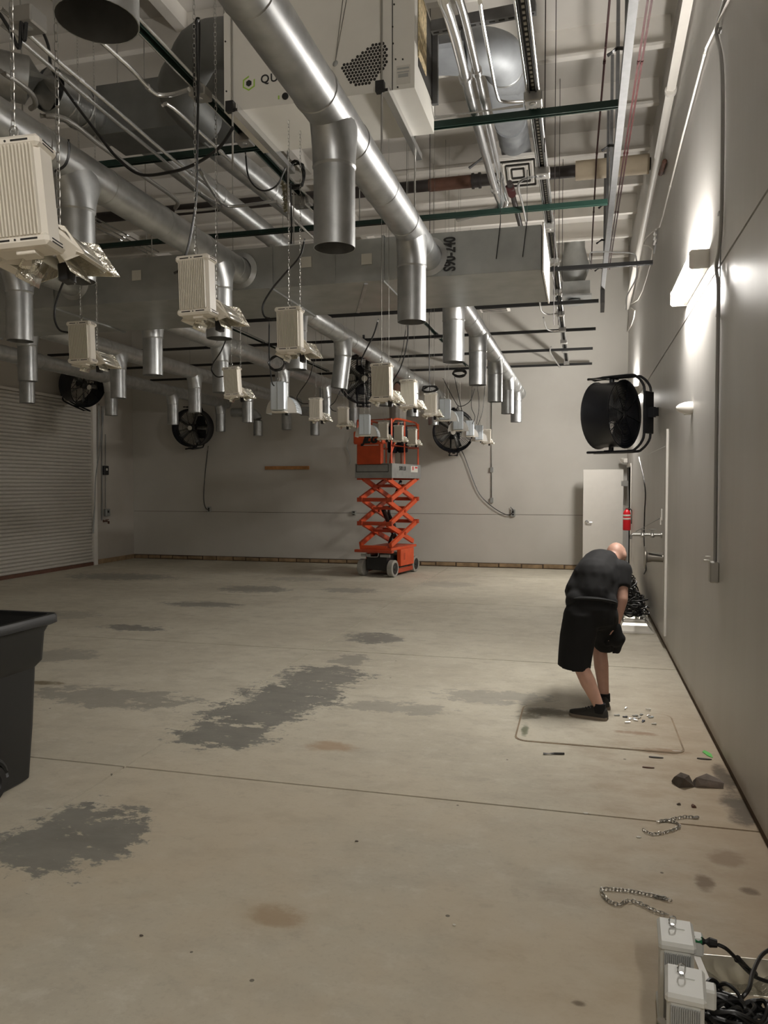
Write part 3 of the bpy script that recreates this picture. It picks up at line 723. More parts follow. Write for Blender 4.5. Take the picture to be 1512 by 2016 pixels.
# red-brown lines
def redline(label, P, Z, r=.008): return conduit('sprinkler_line', label, zl(P, Z), r, REDPIPE, 'pipe', 8, 4)
redline('single red-brown line left of the silver strut beam', [(1201, -10), (1175, 300), (1166, 470), (1164, 530)], 4.9)
redline('left one of two red-brown lines between the silver beam and the wall', [(1277, -10), (1222, 350), (1200, 500), (1196, 530)], 4.9)
redline('right one of two red-brown lines between the silver beam and the wall', [(1285, -10), (1227, 350), (1204, 500), (1200, 530)], 4.9)
# insulated pipe run across the room under a purlin
t = thing('pipe_run', 'dark pipe run with tan insulation sleeves crossing below the ceiling', 'pipe', (-2.0, 10.3, 5.75))
MB().cyl((LX + 1, 10.3, 5.74), (.8, 10.3, 5.74), .075, n=16).build('pipe', DARKPIPE, t, world=True)
a = at(1133, 330, Y=10.3).x
MB().cyl((a, 10.3, 5.74), (.78, 10.3, 5.74), .118, n=20).build('insulation', TAN, t, world=True)
MB().cyl((at(845, 360, Y=10.3).x, 10.3, 5.74), (at(935, 352, Y=10.3).x, 10.3, 5.74), .082, n=16).build('rust_sleeve', RUST, t, world=True)
b = at(938, 345, Y=10.3)
MB().lathe((b.x, 10.3, 5.74), (1, 0, 0), [(.1, -.06), (.1, -.03), (.085, -.03), (.085, .03), (.1, .03), (.1, .06)], 16).build('valve', DARKPIPE, t, world=True)
MB().tube([b + Vector((-.1, 0, .1)), b + Vector((.1, -.02, .22))], .018, 6).build('valve_lever', DARKPIPE, t, world=True)
t = thing('sprinkler_pipe', 'dark pipe with red coupling dropping in front of the plenum top', 'pipe', at(1005, 372, Z=4.9))
MB().tube(zl([(1003, 360), (1012, 395), (1026, 450)], 4.9), .03, 12).build('pipe', DARKPIPE, t, world=True)
MB().tube(zl([(1004, 368), (1008, 382)], 4.9), .045, 12).build('coupling', REDPIPE, t, world=True)
# thin hanging rods and wires in view right of the dehumidifier
for k, (x0, y0, x1, y1, Y_) in enumerate(((1072, -10, 1072, 300, 5.6), (1090, 230, 1090, 640, 7.2), (1097, 375, 1099, 640, 9.3), (847, 395, 846, 470, 7.4), (1106, 470, 1106, 620, 11))):
    a = at(x0, y0, Y=Y_); b = at(x1, y1, Y=Y_)
    MB().cyl(b, (b.x, b.y, 6.42), .004, n=6).build('hanging_rod', DARKPIPE, tag(thing('hanger_rod', ('thin vertical rod at the top right of the slotted strut', 'thin dark rod hanging just right of the plenum end plate', 'thin rod behind the plenum end plate', 'thin rod above the plenum left of the stencil', 'thin rod between drop duct and raceway')[k], 'rod', b)), world=True)
# ---------------------------------------------------------------- hanging dehumidifier
QX0, QX1, QY0, QY1, QZ0, QZ1 = -2.14, -.95, 4.40, 5.0, 4.0, 4.66
t = thing('dehumidifier', 'white ceiling-hung dehumidifier with green hexagon logo and honeycomb grille', 'dehumidifier', ((QX0 + QX1) / 2, (QY0 + QY1) / 2, QZ0))
P = [(QX0, QZ0), (QX1, QZ0), (QX1, QZ1), (QX0 + .09, QZ1), (QX0, QZ1 - .07)]
MB().prism([(x, QY0, z) for x, z in P], (0, QY1 - QY0, 0)).build('cabinet', QWHITE, t, world=True, smooth=False)
MB().box((QX0 + .055, QY0 - .002, QZ0 + .33), (.004, .006, .6)).box((QX1 - .13, QY0 - .002, QZ0 + .33), (.004, .006, .66)).build('panel_seam', SLOT, t, world=True, smooth=False)
hexp = [(671, 132), (741, 83), (757, 83), (764, 106), (762, 132), (724, 170), (701, 170), (681, 155)]
def inside(x, y, poly):
    c = False; j = len(poly) - 1
    for i in range(len(poly)):
        if (poly[i][1] > y) != (poly[j][1] > y) and x < (poly[j][0] - poly[i][0]) * (y - poly[i][1]) / (poly[j][1] - poly[i][1]) + poly[i][0]: c = not c
        j = i
    return c
W_ = [(at(px, py, Y=QY0).x, at(px, py, Y=QY0).z) for px, py in hexp]
mb = MB(); s = .0205; row = 0; z = min(p[1] for p in W_)
while z < max(p[1] for p in W_):
    x = min(p[0] for p in W_) + (s / 2 if row % 2 else 0)
    while x < max(p[0] for p in W_):
        if inside(x, z, W_):
            mb.prism([(x + .0095 * math.sin(k * math.pi / 3), QY0 - .0015, z + .0095 * math.cos(k * math.pi / 3)) for k in range(6)], (0, .001, 0))
        x += s
    z += s * .866; row += 1
tag(mb.build('honeycomb_grille', SLOT, t, world=True, smooth=False), kind='stuff')
def hexring(c, r, r2, y, th):
    mb = MB(); O = [(c.x + r * math.cos(k * math.pi / 3 + .5), y, c.z + r * math.sin(k * math.pi / 3 + .5)) for k in range(6)]; I = [(c.x + r2 * math.cos(k * math.pi / 3 + .5), y, c.z + r2 * math.sin(k * math.pi / 3 + .5)) for k in range(6)]
    for k in range(6):
        if k == 0: continue
        j = (k + 1) % 6; mb.prism([O[k], O[j], I[j], I[k]], (0, th, 0))
    return mb
c = at(490, 164, Y=QY0)
hexring(c, .045, .036, QY0 - .002, .002).build('logo_hexagon', LOGOG, t, world=True, smooth=False)
MB().prism([(c.x + .02 * math.cos(k * math.pi / 3 + .5), QY0 - .002, c.z + .02 * math.sin(k * math.pi / 3 + .5)) for k in range(6)], (0, .002, 0)).build('logo_core', INK, t, world=True, smooth=False)
q = at(549, 152, Y=QY0 - .002) - Vector(t.location)
text_mesh('brand_lettering', 'QUEST', .070, INK, t, Matrix.Translation(q) @ Euler((math.pi / 2, 0, 0)).to_matrix().to_4x4(), .001, .001, 1.15)
c = at(562, 190, Y=QY0); MB().lathe((c.x, QY0, c.z), (0, -1, 0), [(.02, 0), (.02, .008), (.012, .01)], 16).build('knob', BLACK, t, world=True)
c = at(549, 192, Y=QY0); MB().box((c.x, QY0 - .002, c.z), (.008, .004, .02)).build('indicator', LOGOG, t, world=True)
c = at(794, 147, Y=QY0); MB().box((c.x, QY0 - .001, c.z), (.082, .003, .105)).build('rating_label', PAPER, t, world=True)
MB().box((c.x, QY0 - .003, c.z + .035), (.07, .001, .01)).box((c.x, QY0 - .003, c.z + .015), (.07, .001, .006)).box((c.x, QY0 - .003, c.z - .005), (.06, .001, .02)).build('label_print', GALVBOX, t, world=True)
MB().box((QX1 + .001, (QY0 + QY1) / 2 + .02, QZ0 + .40), (.006, .44, .46)).build('filter_recess', SLOT, t, world=True, smooth=False)
MB().box((QX1 + .005, QY0 + .2, QZ0 + .42), (.006, .22, .40)).build('filter_pad', mat('filter_tan', (.62, .50, .30), .9, var=.5, vscale=40), t, world=True, smooth=False)
MB().box((QX1 + .02, QY1 - .07, QZ0 + .40), (.04, .03, .5)).build('filter_rail', STRUTS, t, world=True, smooth=False)
mb = MB()
for (px, py) in ((444, 82), (446, 180), (776, 9), (773, 53), (774, 86), (779, 117), (793, 117), (783, 172)):
    c = at(px, py, Y=QY0); mb.cyl((c.x, QY0 - .004, c.z), (c.x, QY0, c.z), .005, n=8)
tag(mb.build('screws', SLOT, t, world=True), kind='stuff')
for X_ in (-2.035, -1.105):
    MB().box((X_ - .018, 4.8, QZ0 - .022), (.004, .95, .04)).box((X_ + .018, 4.8, QZ0 - .022), (.004, .95, .04)).box((X_, 4.8, QZ0 - .042), (.04, .95, .004)).build('support_strut', CHROME, t, world=True, smooth=False)
    MB().box((X_, 4.8, QZ0 - .03), (.03, .94, .02)).build('strut_slot', SLOT, t, world=True, smooth=False)
    MB().box((X_ - .03, 4.33, QZ0 - .01), (.05, .04, .06)).build('clamp', BLACK, t, world=True, smooth=False)
    for yy in (4.345, 5.25):
        MB().cyl((X_ - .025, yy, 3.62), (X_ - .025, yy, 6.1), .0062, n=8).build('hanger_rod', ZINC, t, world=True)
c = at(660, 125, Y=4.2)
t = thing('wire_tag', 'oval metal tag on a thin wire in front of the dehumidifier', 'tag', c)
MB().ell(c, (.014, .005, .018), rot=(0, .6, 0)).build('tag_plate', GALVBOX, t, world=True)
MB().tube([c + Vector((0, 0, .01)), at(676, -10, Y=4.2)], .0025, 5).tube([c + Vector((0, 0, .01)), at(684, -10, Y=4.2)], .0025, 5).build('wire', ZINC, t, world=True)

# ---------------------------------------------------------------- grow lights
def make_light(plain=False):
    t = thing('grow_light', 'x', 'grow light')
    W, Dp, Hh = .155, .085, .28
    mb = MB().box((0, 0, Hh / 2), (W, Dp, Hh), bev=.012)
    mb.build('ballast_housing', COOLW if plain else CREAM, t)
    if not plain:
        mb = MB(); n = 15
        for k in range(n): mb.box((-W / 2 + .014 + (W - .028) * k / (n - 1), -Dp / 2 - .005, Hh / 2), (.0045, .014, Hh - .055))
        mb.build('cooling_fins', CREAMD, t, smooth=False)
        for z in (.0175, Hh - .0175):
            cap = MB().box((0, 0, z), (W + .014, Dp + .018, .03), bev=.009).build('end_cap', CREAM, t)
            mb = MB()
            for sx in (-1, 1): mb.box((sx * .036, -Dp / 2 - .0092, z), (.044, .002, .0045))
            mb.cyl((0, -Dp / 2 - .0102, z), (0, -Dp / 2 - .0085, z), .003, n=8)
            for dz in (-.004, .004): mb.box((W / 2 + .0072, 0, z + dz), (.002, .055, .003))
            tag(mb.build('vent_slots', SLOT, cap, smooth=False), kind='stuff')
        MB().box((.01, 0, -.004), (.05, .05, .012), bev=.002).build('cable_gland', CREAM, t)
    else:
        MB().box((0, -Dp / 2 - .001, Hh / 2), (.004, .003, Hh)).build('seam_strip', GALVBOX, t, smooth=False)
        MB().box((0, .03, -.012), (W * .9, .1, .014), bev=.004).build('lower_plate', CREAM, t)
    MB().lathe((0, 0, Hh), (0, 0, 1), [(.004, 0), (.004, .02)], 8).link((0, 0, Hh + .028), (0, 0, 1), (1, 0, 0), .03, .02, .0028).build('eye_hook', ZINC, t)
    # reflector behind the ballast
    y0, y1 = Dp / 2 + .01, Dp / 2 + .225
    rf = MB().box((0, (y0 + y1) / 2, .107), (.05, y1 - y0, .006)).build('reflector_spine', CREAM, t)
    MB().box((.0, y0 + .005, .07), (.11, .02, .11), bev=.004).build('mounting_bracket', CREAM, t)
    if not plain:
        for sg in (-1, 1):
            s = sg * .76
            prof = [(s * .02, .105), (s * .06, .098), (s * .10, .072), (s * .128, .036), (s * .135, .010)]
            mb = MB()
            for (xa, za), (xb, zb) in zip(prof, prof[1:]):
                mb.add([(xa, y0 + .02, za), (xb, y0 + .02, zb), (xb, y1 - .02, zb), (xa, y1 - .02, za)], [(0, 1, 2, 3)])
            o = mb.build('reflector_wing', ALU, t, angle=60); sm = o.modifiers.new('thick', 'SOLIDIFY'); sm.thickness = .002
            MB().plate([(s * .135, y0 + .01, .014), (s * .16, y0 + .01, .004), (s * .16, y1, .004), (s * .135, y1, .014)], .002).build('reflector_lip', CREAM, t, smooth=False)
            MB().plate([(s * .02, y0 + .02, .108), (s * .09, y0 + .035, .092), (s * .165, y0 + .012, .006), (s * .05, y0 + .05, .0)], .002).build('near_end_plate', CREAM, t, smooth=False)
            MB().plate([(s * .01, y1 - .03, .110), (s * .11, y1 + .005, .098), (s * .178, y1 + .01, .0), (s * .03, y1 - .05, .0)], .002).build('far_end_plate', ALUH, t, smooth=False)
            mb = MB()
            pr2 = [(s * .015, .06), (s * .05, .035), (s * .085, -.004), (s * .1, -.03)]
            for (xa, za), (xb, zb) in zip(pr2, pr2[1:]):
                mb.add([(xa, y0 + .03, za), (xb, y0 + .03, zb), (xb, y1 - .06, zb), (xa, y1 - .06, za)], [(0, 1, 2, 3)])
            o = mb.build('inner_reflector', ALUH, t, angle=60); sm = o.modifiers.new('thick', 'SOLIDIFY'); sm.thickness = .002
    else:
        n = 10; rings = []
        mb = MB(); prof = [(.03 + .13 * math.sin(k / n * math.pi / 2), .15 - .17 * (1 - math.cos(k / n * math.pi / 2))) for k in range(n + 1)]
        for s in (-1, 1):
            for (xa, za), (xb, zb) in zip(prof, prof[1:]):
                mb.add([(s * xa, y0 + .02, za), (s * xb, y0 + .02, zb), (s * xb, y1 - .03, zb), (s * xa, y1 - .03, za)], [(0, 1, 2, 3)])
        o = mb.build('curved_reflector', COOLW, t, angle=60); sm = o.modifiers.new('thick', 'SOLIDIFY'); sm.thickness = .002
        MB().prism([(-x, y0 + .02, z) for x, z in prof[::-1]] + [(x, y0 + .02, z) for x, z in prof], (0, .002, 0)).build('near_end_plate', WHITE, t, smooth=False)
    MB().box((.03, (y0 + y1) / 2, -.012), (.03, .05, .05), bev=.004).build('lamp_socket', BLACK, t)
    MB().cyl((0, y0 + .03, .02), (0, y1 - .05, .02), .014, n=12).build('lamp_tube', mat('lamp_glass', (.6, .6, .55), .15), t)
    return t
LIT = [(50, 390, 215, 0, 'fin-faced cream grow light at the left frame edge, largest and nearest of all', (0, -.09, .2)),
       (390, 565, 118, 0, 'cream grow light hanging right of a nozzle, second largest', (0, -.03, 0)),
       (572, 650, 88, 0, 'cream grow light hanging in the middle of the room below the plenum', (0, -.02, .06)),
       (163, 675, 82, 0, 'cream grow light hanging low at left over the roll-up door', (0, -.03, .1)),
       (460, 752, 58, 0, 'cream grow light with its cord loop beside a nozzle, right of the left fan', (0, -.07, .1)),
       (549, 780, 56, 1, 'bluish-white grow light without fins left of the row, below a coiled cord', (0, 0, .05)),
       (753, 752, 72, 0, 'tall cream grow light in front of the black fan above the lift', (0, -.02, .05)),
       (805, 775, 55, 0, 'cream grow light directly right of the tall one above the lift', (0, -.02, 0)),
       (622, 805, 44, 0, 'cream grow light left of the lift, over the wooden board', (0, 0, 0)),
       (848, 796, 45, 0, 'cream grow light with a bow of cord on top, left of the far fan', (0, 0, .05)),
       (676, 820, 38, 0, 'small cream grow light just left of the lift platform', (0, 0, .1)),
       (718, 836, 40, 1, 'bluish-white grow light above the orange lift panel', (0, 0, 0)),
       (755, 848, 34, 0, 'small cream grow light over the lettering of the lift', (0, 0, .1)),
       (785, 853, 32.5, 0, 'small cream grow light in front of the lift railing', (0, 0, .05)),
       (812, 860, 31.5, 0, 'small cream grow light at the right end of the lift railing', (0, 0, 0)),
       (876, 806, 40, 1, 'grey-white grow light left above the far fan', (0, 0, 0)),
       (902, 828, 36, 1, 'white back-turned grow light in front of the far fan', (0, 0, .12)),
       (925, 843, 30, 1, 'white back-turned grow light at the right rim of the far fan', (0, 0, .12)),
       (943, 852, 29, 1, 'small white back-turned grow light right of the far fan', (0, 0, .1)),
       (959, 859, 28, 0, 'smallest cream grow light, farthest right beside the wall conduit', (0, 0, .05))]
MB_ = make_light(False); PB_ = make_light(True); used = {0: 0, 1: 0}
EARLY = []
for i, (px, py, h, k, lab, rot) in enumerate(LIT):
    base = (MB_, PB_)[k]
    o = base if not used[k] else copy_tree(base)
    used[k] += 1
    Dd = .28 * F / h
    d = CAMR @ Vector(((px - CX) / F, -(py - CY) / F, -1.0)); p = CAMP + d * Dd
    o.location = (p.x, p.y, p.z - .14); o.rotation_euler = rot; tag(o, lab, 'grow light', 'grow lights hung on chains'); EARLY.append(o)
random.seed(11)
for i, o in enumerate(EARLY):
    L_ = Vector(o.location); top = {2: 3.985, 4: 3.31, 5: 3.31, 11: 3.42}.get(i, 6.42)
    R_ = Euler(o.rotation_euler).to_matrix()
    a = L_ + R_ @ Vector((0, 0, .325)); b = L_ + R_ @ Vector((.02, .16, .11))
    for q in (a, b):
        if i < 5:
            mb = MB().chain([q, (q.x, q.y, top)], L=.028 if i == 0 else .025, W=.011, r=.0014)
        else:
            mb = MB().tube([q, (q.x, q.y, top)], 0.0022, 5)
        c = mb.build('hanging_chain', ZINC, o); c.matrix_parent_inverse = (Matrix.Translation(o.location) @ R_.to_4x4()).inverted()
def cordpart(i, P, r=.0062):
    o = EARLY[i]
    c = MB().tube(spline(P, 5), r, 6).build('power_cord', CORD, o)
    c.matrix_parent_inverse = (Matrix.Translation(o.location) @ Euler(o.rotation_euler).to_matrix().to_4x4()).inverted()
def yl(P, Y): return [at(*p, Y=Y) for p in P]
cordpart(0, yl([(135, 275), (136, 300), (128, 325), (108, 338)], 2.0), .004)
cordpart(1, yl([(392, 35), (387, 60), (390, 180), (388, 300), (386, 390), (378, 450), (368, 495), (354, 530), (343, 538)], 3.4), .006)
cordpart(2, yl([(600, 470), (590, 505), (560, 540), (535, 570), (518, 600), (520, 622), (535, 628), (548, 626)], 4.6))
cordpart(3, yl([(138, 532), (122, 562), (109, 600), (108, 630), (118, 650), (137, 655)], 4.6), .007)
cordpart(4, yl([(450, 655), (436, 690), (420, 715), (417, 730), (428, 742), (443, 740)], 6.8))
cordpart(5, yl([(530, 625), (530, 700), (535, 750), (540, 760)], 6.9))
cordpart(6, yl([(745, 628), (735, 660), (715, 700), (711, 715), (718, 727), (735, 733)], 5.8), .006)
cordpart(8, yl([(618, 712), (608, 745), (590, 772), (585, 785), (595, 794), (607, 795)], 9.2))
cordpart(10, yl([(672, 765), (660, 790), (650, 800), (655, 808), (662, 810)], 10.7))
cordpart(7, yl([(803, 610), (802, 670), (790, 720), (770, 760), (775, 790), (792, 800)], 7.6))
cordpart(9, yl([(845, 615), (845, 700), (846, 770)], 9.3))
cordpart(13, yl([(800, 640), (790, 700), (772, 735)], 14.2))
cordpart(16, yl([(895, 742), (905, 790), (910, 810)], 11.7)); cordpart(17, yl([(930, 760), (928, 800), (935, 820), (930, 835)], 14)); cordpart(18, yl([(940, 760), (943, 800), (938, 835)], 14.1)); cordpart(19, yl([(955, 750), (950, 810), (935, 850)], 15.1))
# coiled cords
def coil(label, c, r, n, up=(0, 0, 1), seed=0, rc=.007, sq=.7):
    rnd = random.Random(seed); P = []
    for k in range(n * 8):
        a = 2 * math.pi * k / 8; rr = r * rnd.uniform(.8, 1.05)
        P.append(Vector(c) + Vector((rr * math.cos(a), rnd.uniform(-.02, .02), sq * rr * math.sin(a) + rnd.uniform(-.01, .01))))
    o = MB().tube(spline(P, 3), rc, 6).build('coiled_cord', CORD); return tag(o, label, 'cord')
coil('black cord bundle hanging above the bluish-white grow light', at(545, 715, Y=6.8), .08, 4, seed=2, sq=.9)
coil('black cord loop hanging from the strut beside the third nozzle of the right duct', at(905, 735, Y=9.5), .085, 6, seed=3, sq=.45)
coil('black cord bundle tied to the end of the dehumidifier support strut', at(582, 345, Y=5.3), .075, 5, seed=4, sq=1.3)
coil('flat bow of black cord lying on a grow light left of the far fan', at(846, 766, Y=9.25), .1, 4, seed=5, sq=.35)
def loose(label, P, Y, r=.006): return tag(MB().tube(spline(yl(P, Y), 6), r, 7).build('loose_cord', CORD), label, 'cord')
loose('long black cord sagging from the upper left junction box to the green strut', [(78, 48), (95, 90), (102, 135), (130, 180), (190, 260), (230, 310), (275, 343), (330, 340), (380, 325), (430, 292), (460, 250)], 4.0, .009)
loose('black cord swagged between the dehumidifier support and the round overhead duct', [(483, 300), (490, 350), (515, 375), (545, 365), (562, 330)], 5.1, .006)
loose('black cord hanging straight down from the dehumidifier support strut', [(572, 360), (573, 400), (574, 450), (573, 480)], 5.2, .006)
loose('tangled black cords at the top left corner junction box', [(-5, 20), (20, 60), (38, 95), (42, 40), (48, 80), (52, 45)], 3.2, .009)
loose('looped black cord hung in front of the elbow duct', [(386, 40), (382, 60), (383, 180), (390, 190), (393, 60), (388, 36), (384, 60)], 3.9, .007)
loose('thin cord from a far nozzle to the cord loop', [(872, 745), (893, 785), (905, 800), (925, 790), (935, 765)], 9.6, .005)
for (px, py, lab, Y_) in ((55, 40, 'large junction box with cords at the upper left corner', 3.25), (592, 398, 'grey junction box on the green raceway right of the hanging cords', 6.25)):
    c = at(px, py, Y=Y_); t = thing('junction_box', lab, 'junction box', c)
    MB().box((0, 0, 0), (.13, .12, .085), bev=.008).build('box_body', ZINC, t)
    MB().lathe((.01, -.01, -.042), (0, 0, -1), [(.02, 0), (.02, .004), (.012, .006)], 14).build('knockout', CHROME, t)
c = at(562, 385, Y=6.0)
tag(MB().chain(spline([c + Vector((.03 * math.sin(k * 2.4), .02 * math.cos(k * 1.7), .12 - .03 * (k % 9))) for k in range(40)], 2), L=.022, W=.013, r=.002).build('chain_bundle', mat('old_brass_chain', (.42, .38, .25), .4, .8)), 'bundle of yellowish chain hanging beside the grey junction box', 'chain')

# ---------------------------------------------------------------- drum fans
def make_fan():
    t = thing('drum_fan', 'x', 'fan'); R_ = .40; Dp = .36
    MB().lathe((0, 0, 0), (0, 1, 0), [(R_ + .018, -Dp / 2), (R_, -Dp / 2 + .03), (R_ - .006, 0), (R_, Dp / 2 - .03), (R_ + .018, Dp / 2), (R_ + .006, Dp / 2 + .004), (R_ - .012, Dp / 2 - .03), (R_ - .018, 0), (R_ - .012, -Dp / 2 + .03), (R_ + .006, -Dp / 2 - .004), (R_ + .018, -Dp / 2)], 40, True).build('drum', FANBLK, t)
    for s in (-1, 1):
        y = s * (Dp / 2 - .01); mb = MB()
        for k in range(1, 14):
            r = R_ * k / 14; mb.tube([(r * math.cos(2 * math.pi * i / 36), y, r * math.sin(2 * math.pi * i / 36)) for i in range(36)], .0028, 4, True)
        for k in range(8):
            a = 2 * math.pi * k / 8 + .2; mb.tube([(.05 * math.cos(a), y + s * .004, .05 * math.sin(a)), (R_ * math.cos(a), y + s * .004, R_ * math.sin(a))], .006, 5)
        mb.build('wire_guard', FANBLK, t)
    for k in range(5):
        a = 2 * math.pi * k / 5; mb = MB(); V = []
        for j in range(6):
            r = .07 + .29 * j / 5; tw = .6 - .25 * j / 5; wd = .06 + .05 * j / 5
            for s in (-1, 1):
                th = a + s * wd / r * .8 * .5 * 1.3; V.append((r * math.cos(th), s * wd * math.sin(tw) * .8, r * math.sin(th)))
        o = mb.add(V, [(2 * j, 2 * j + 1, 2 * j + 3, 2 * j + 2) for j in range(5)]).build('blade', mat('fan_blade_grey', (.30, .30, .29), .4, .6), t, angle=60)
        sm = o.modifiers.new('thick', 'SOLIDIFY'); sm.thickness = .004
    MB().lathe((0, .02, 0), (0, 1, 0), [(.03, -.12), (.075, -.1), (.08, 0), (.08, .1), (.05, .13)], 20).build('motor', mat('motor_grey', (.10, .10, .10), .5, .3), t)
    MB().lathe((0, -Dp / 2 - .006, 0), (0, -1, 0), [(.05, 0), (.05, .006), (.03, .01)], 20).build('hub_badge', PAPER, t)
    # yoke: two bent tubes joined by end bars and a wall post at the back
    for s in (-1, 1):
        P = [(.08 * s, -.28, .455), (.08 * s, .25, .455), (.08 * s, .36, .43), (.08 * s, .45, .33), (.08 * s, .47, .2), (.08 * s, .47, -.2), (.08 * s, .45, -.33), (.08 * s, .36, -.43), (.08 * s, .25, -.455), (.08 * s, -.28, -.455)]
        MB().tube(spline(P, 3), .016, 8).build('yoke_tube', FANBLK, t)
    for z in (.455, -.455):
        MB().tube([(-.08, -.28, z), (.08, -.28, z)], .016, 8).build('yoke_end', FANBLK, t)
        MB().cyl((0, 0, z * .87), (0, 0, z * 1.03), .03, n=12).box((0, 0, z * .97), (.24, .06, .012)).build('pivot', FANBLK, t)
    MB().box((0, .48, 0), (.22, .03, .5), bev=.006).build('wall_plate', FANBLK, t)
    MB().box((0, .52, 0), (.06, .08, .12)).build('wall_arm', FANBLK, t)
    return t
fan = make_fan()
def place_fan(label, loc, rz, rx=0.0, first=False):
    o = fan if first else copy_tree(fan)
    o.location = loc; o.rotation_euler = (rx, 0, rz); return tag(o, label, 'fan', 'black drum fans')
f1 = place_fan('black drum fan mounted on the right wall, seen from the side', (0.47, 9.95, 2.575), 0, first=True)
f1.rotation_euler = (0, 0, math.radians(-59 + 180 + 180))
f1.location = (.345, 9.9, 2.58); f1.rotation_euler = (0, 0, math.radians(-121))
place_fan('black drum fan on the far wall right of the lift', at(893, 848, Y=15.5), .12, .22)
place_fan('black drum fan on the far wall left of the wooden board', at(380, 842, Y=15.5), .12, .10)
place_fan('black drum fan on the left wall over the roll-up door, half hidden by a duct', at(163, 757, X=-9.62), math.pi / 2 - .25, .35)
f5 = place_fan('black drum fan hung in mid room behind the tall grow light', at(716, 746, Y=12.35), .35, .1)
MB().cyl((0, .05, .45), (0, .05, .72), .02, n=10).build('hanger_pipe', FANBLK, f5)
MB().box((.0, .56, 0), (.05, .1, .1)).build('wall_arm', FANBLK, f1)

# ---------------------------------------------------------------- scissor lift
lift = thing('scissor_lift', 'orange scissor lift with raised platform standing before the far wall', 'scissor lift', (-3.62, 14.47, 0), (0, 0, -.19))
def cap(mb, a, b, w, h):
    """rectangular bar between two points, w across x, h in the plane"""
    a = Vector(a); b = Vector(b); d = (b - a).normalized(); sx = Vector((1, 0, 0)); up = sx.cross(d).normalized()
    P = [a - sx * w / 2 - up * h / 2, a + sx * w / 2 - up * h / 2, a + sx * w / 2 + up * h / 2, a - sx * w / 2 + up * h / 2]
    return mb.prism(P, b - a)
for sx in (-1, 1):
    for sy in (-1, 1):
        c = (sx * .31, sy * .50, .16)
        wh = MB().lathe(c, (sx, 0, 0), [(.09, -.055), (.15, -.055), (.16, -.045), (.16, .045), (.15, .055), (.115, .055), (.11, .04), (.03, .045)], 28).build('wheel', TYRE, lift)
        MB().lathe((c[0] + sx * .032, c[1], c[2]), (sx, 0, 0), [(.108, 0), (.108, .016), (.10, .018), (.04, .012), (.03, .03)], 24).build('wheel_hub', BLACK, wh)
        MB().lathe((c[0] + sx * .04, c[1], c[2]), (sx, 0, 0), [(.122, .0), (.122, .013), (.110, .013), (.110, 0)], 24, True).build('rim', CHROME, wh)
MB().box((0, 0, .25), (.44, 1.1, .26), bev=.01).build('chassis', BLACK, lift)
for sx in (-1, 1):
    o = MB().box((sx * .33, .05, .34), (.09, .62, .32), bev=.01).build('side_box', ORANGE, lift)
    MB().box((sx * .376, -.1, .36), (.004, .06, .13)).build('tie_slot', ORANGED, o, smooth=False)
    MB().box((sx * .33, 0, .10), (.06, .7, .08), bev=.006).build('pothole_guard', ORANGED, lift)
MB().box((0, 0, .52), (.66, 1.2, .05), bev=.008).build('base_frame', ORANGE, lift)
MB().box((0, -.66, .485), (.78, .10, .05), bev=.006).build('front_bumper', ORANGED, lift)
MB().box((-.05, -.58, .56), (.55, .06, .05)).build('cross_bar', ORANGE, lift)
MB().tube(spline([(-.13, -.70, .46), (-.13, -.72, .40), (-.08, -.72, .385), (.06, -.72, .385), (.11, -.72, .40), (.11, -.70, .46)], 3), .009, 6).build('entry_step', mat('step_grey', (.28, .26, .24), .5, .4), lift)
for sx in (-1, 1):
    MB().box((sx * .2, -.6, .40), (.2, .03, .05)).build('head_light', GALVBOX, lift)
zs_ = [.57, .985, 1.43, 1.84]
for k in range(3):
    z0, z1 = zs_[k] + .03, zs_[k + 1] - .0
    for sx in (-1, 1):
        xo, xi = sx * .315, sx * .245
        cap(MB(), (xo, -.6, z0), (xo, .6, z1), .05, .085).build('scissor_arm', ORANGE, lift, smooth=False)
        cap(MB(), (xi, .6, z0), (xi, -.6, z1), .05, .085).build('scissor_arm', ORANGE, lift, smooth=False)
        MB().cyl((sx * .2, 0, (z0 + z1) / 2), (sx * .36, 0, (z0 + z1) / 2), .03, n=12).build('pivot_pin', ORANGED, lift)
    for yy in (-.6, .6):
        MB().cyl((-.35, yy, z1 + .015), (.35, yy, z1 + .015), .036, n=12).build('cross_tube', ORANGED, lift)
    MB().box((0, .22, (z0 + z1) / 2 + .06), (.46, .06, .05)).box((0, -.22, (z0 + z1) / 2 + .05), (.46, .06, .05)).build('tie_bar', ORANGED, lift, smooth=False)
    for sx in (-1, 1):
        for yy in (-.62, .62): MB().box((sx * .31, yy, z1 + .015), (.10, .07, .08)).build('pivot_block', ORANGED, lift, smooth=False)
MB().tube(spline([(.05, -.1, .6), (.1, .05, .9), (.02, -.05, 1.2), (.08, .1, 1.5), (.12, .3, 1.8)], 5), .03, 8).build('hydraulic_hose', BLACK, lift)
MB().cyl((0, .35, .62), (0, -.25, 1.25), .045, n=14).build('lift_cylinder', BLACK, lift)
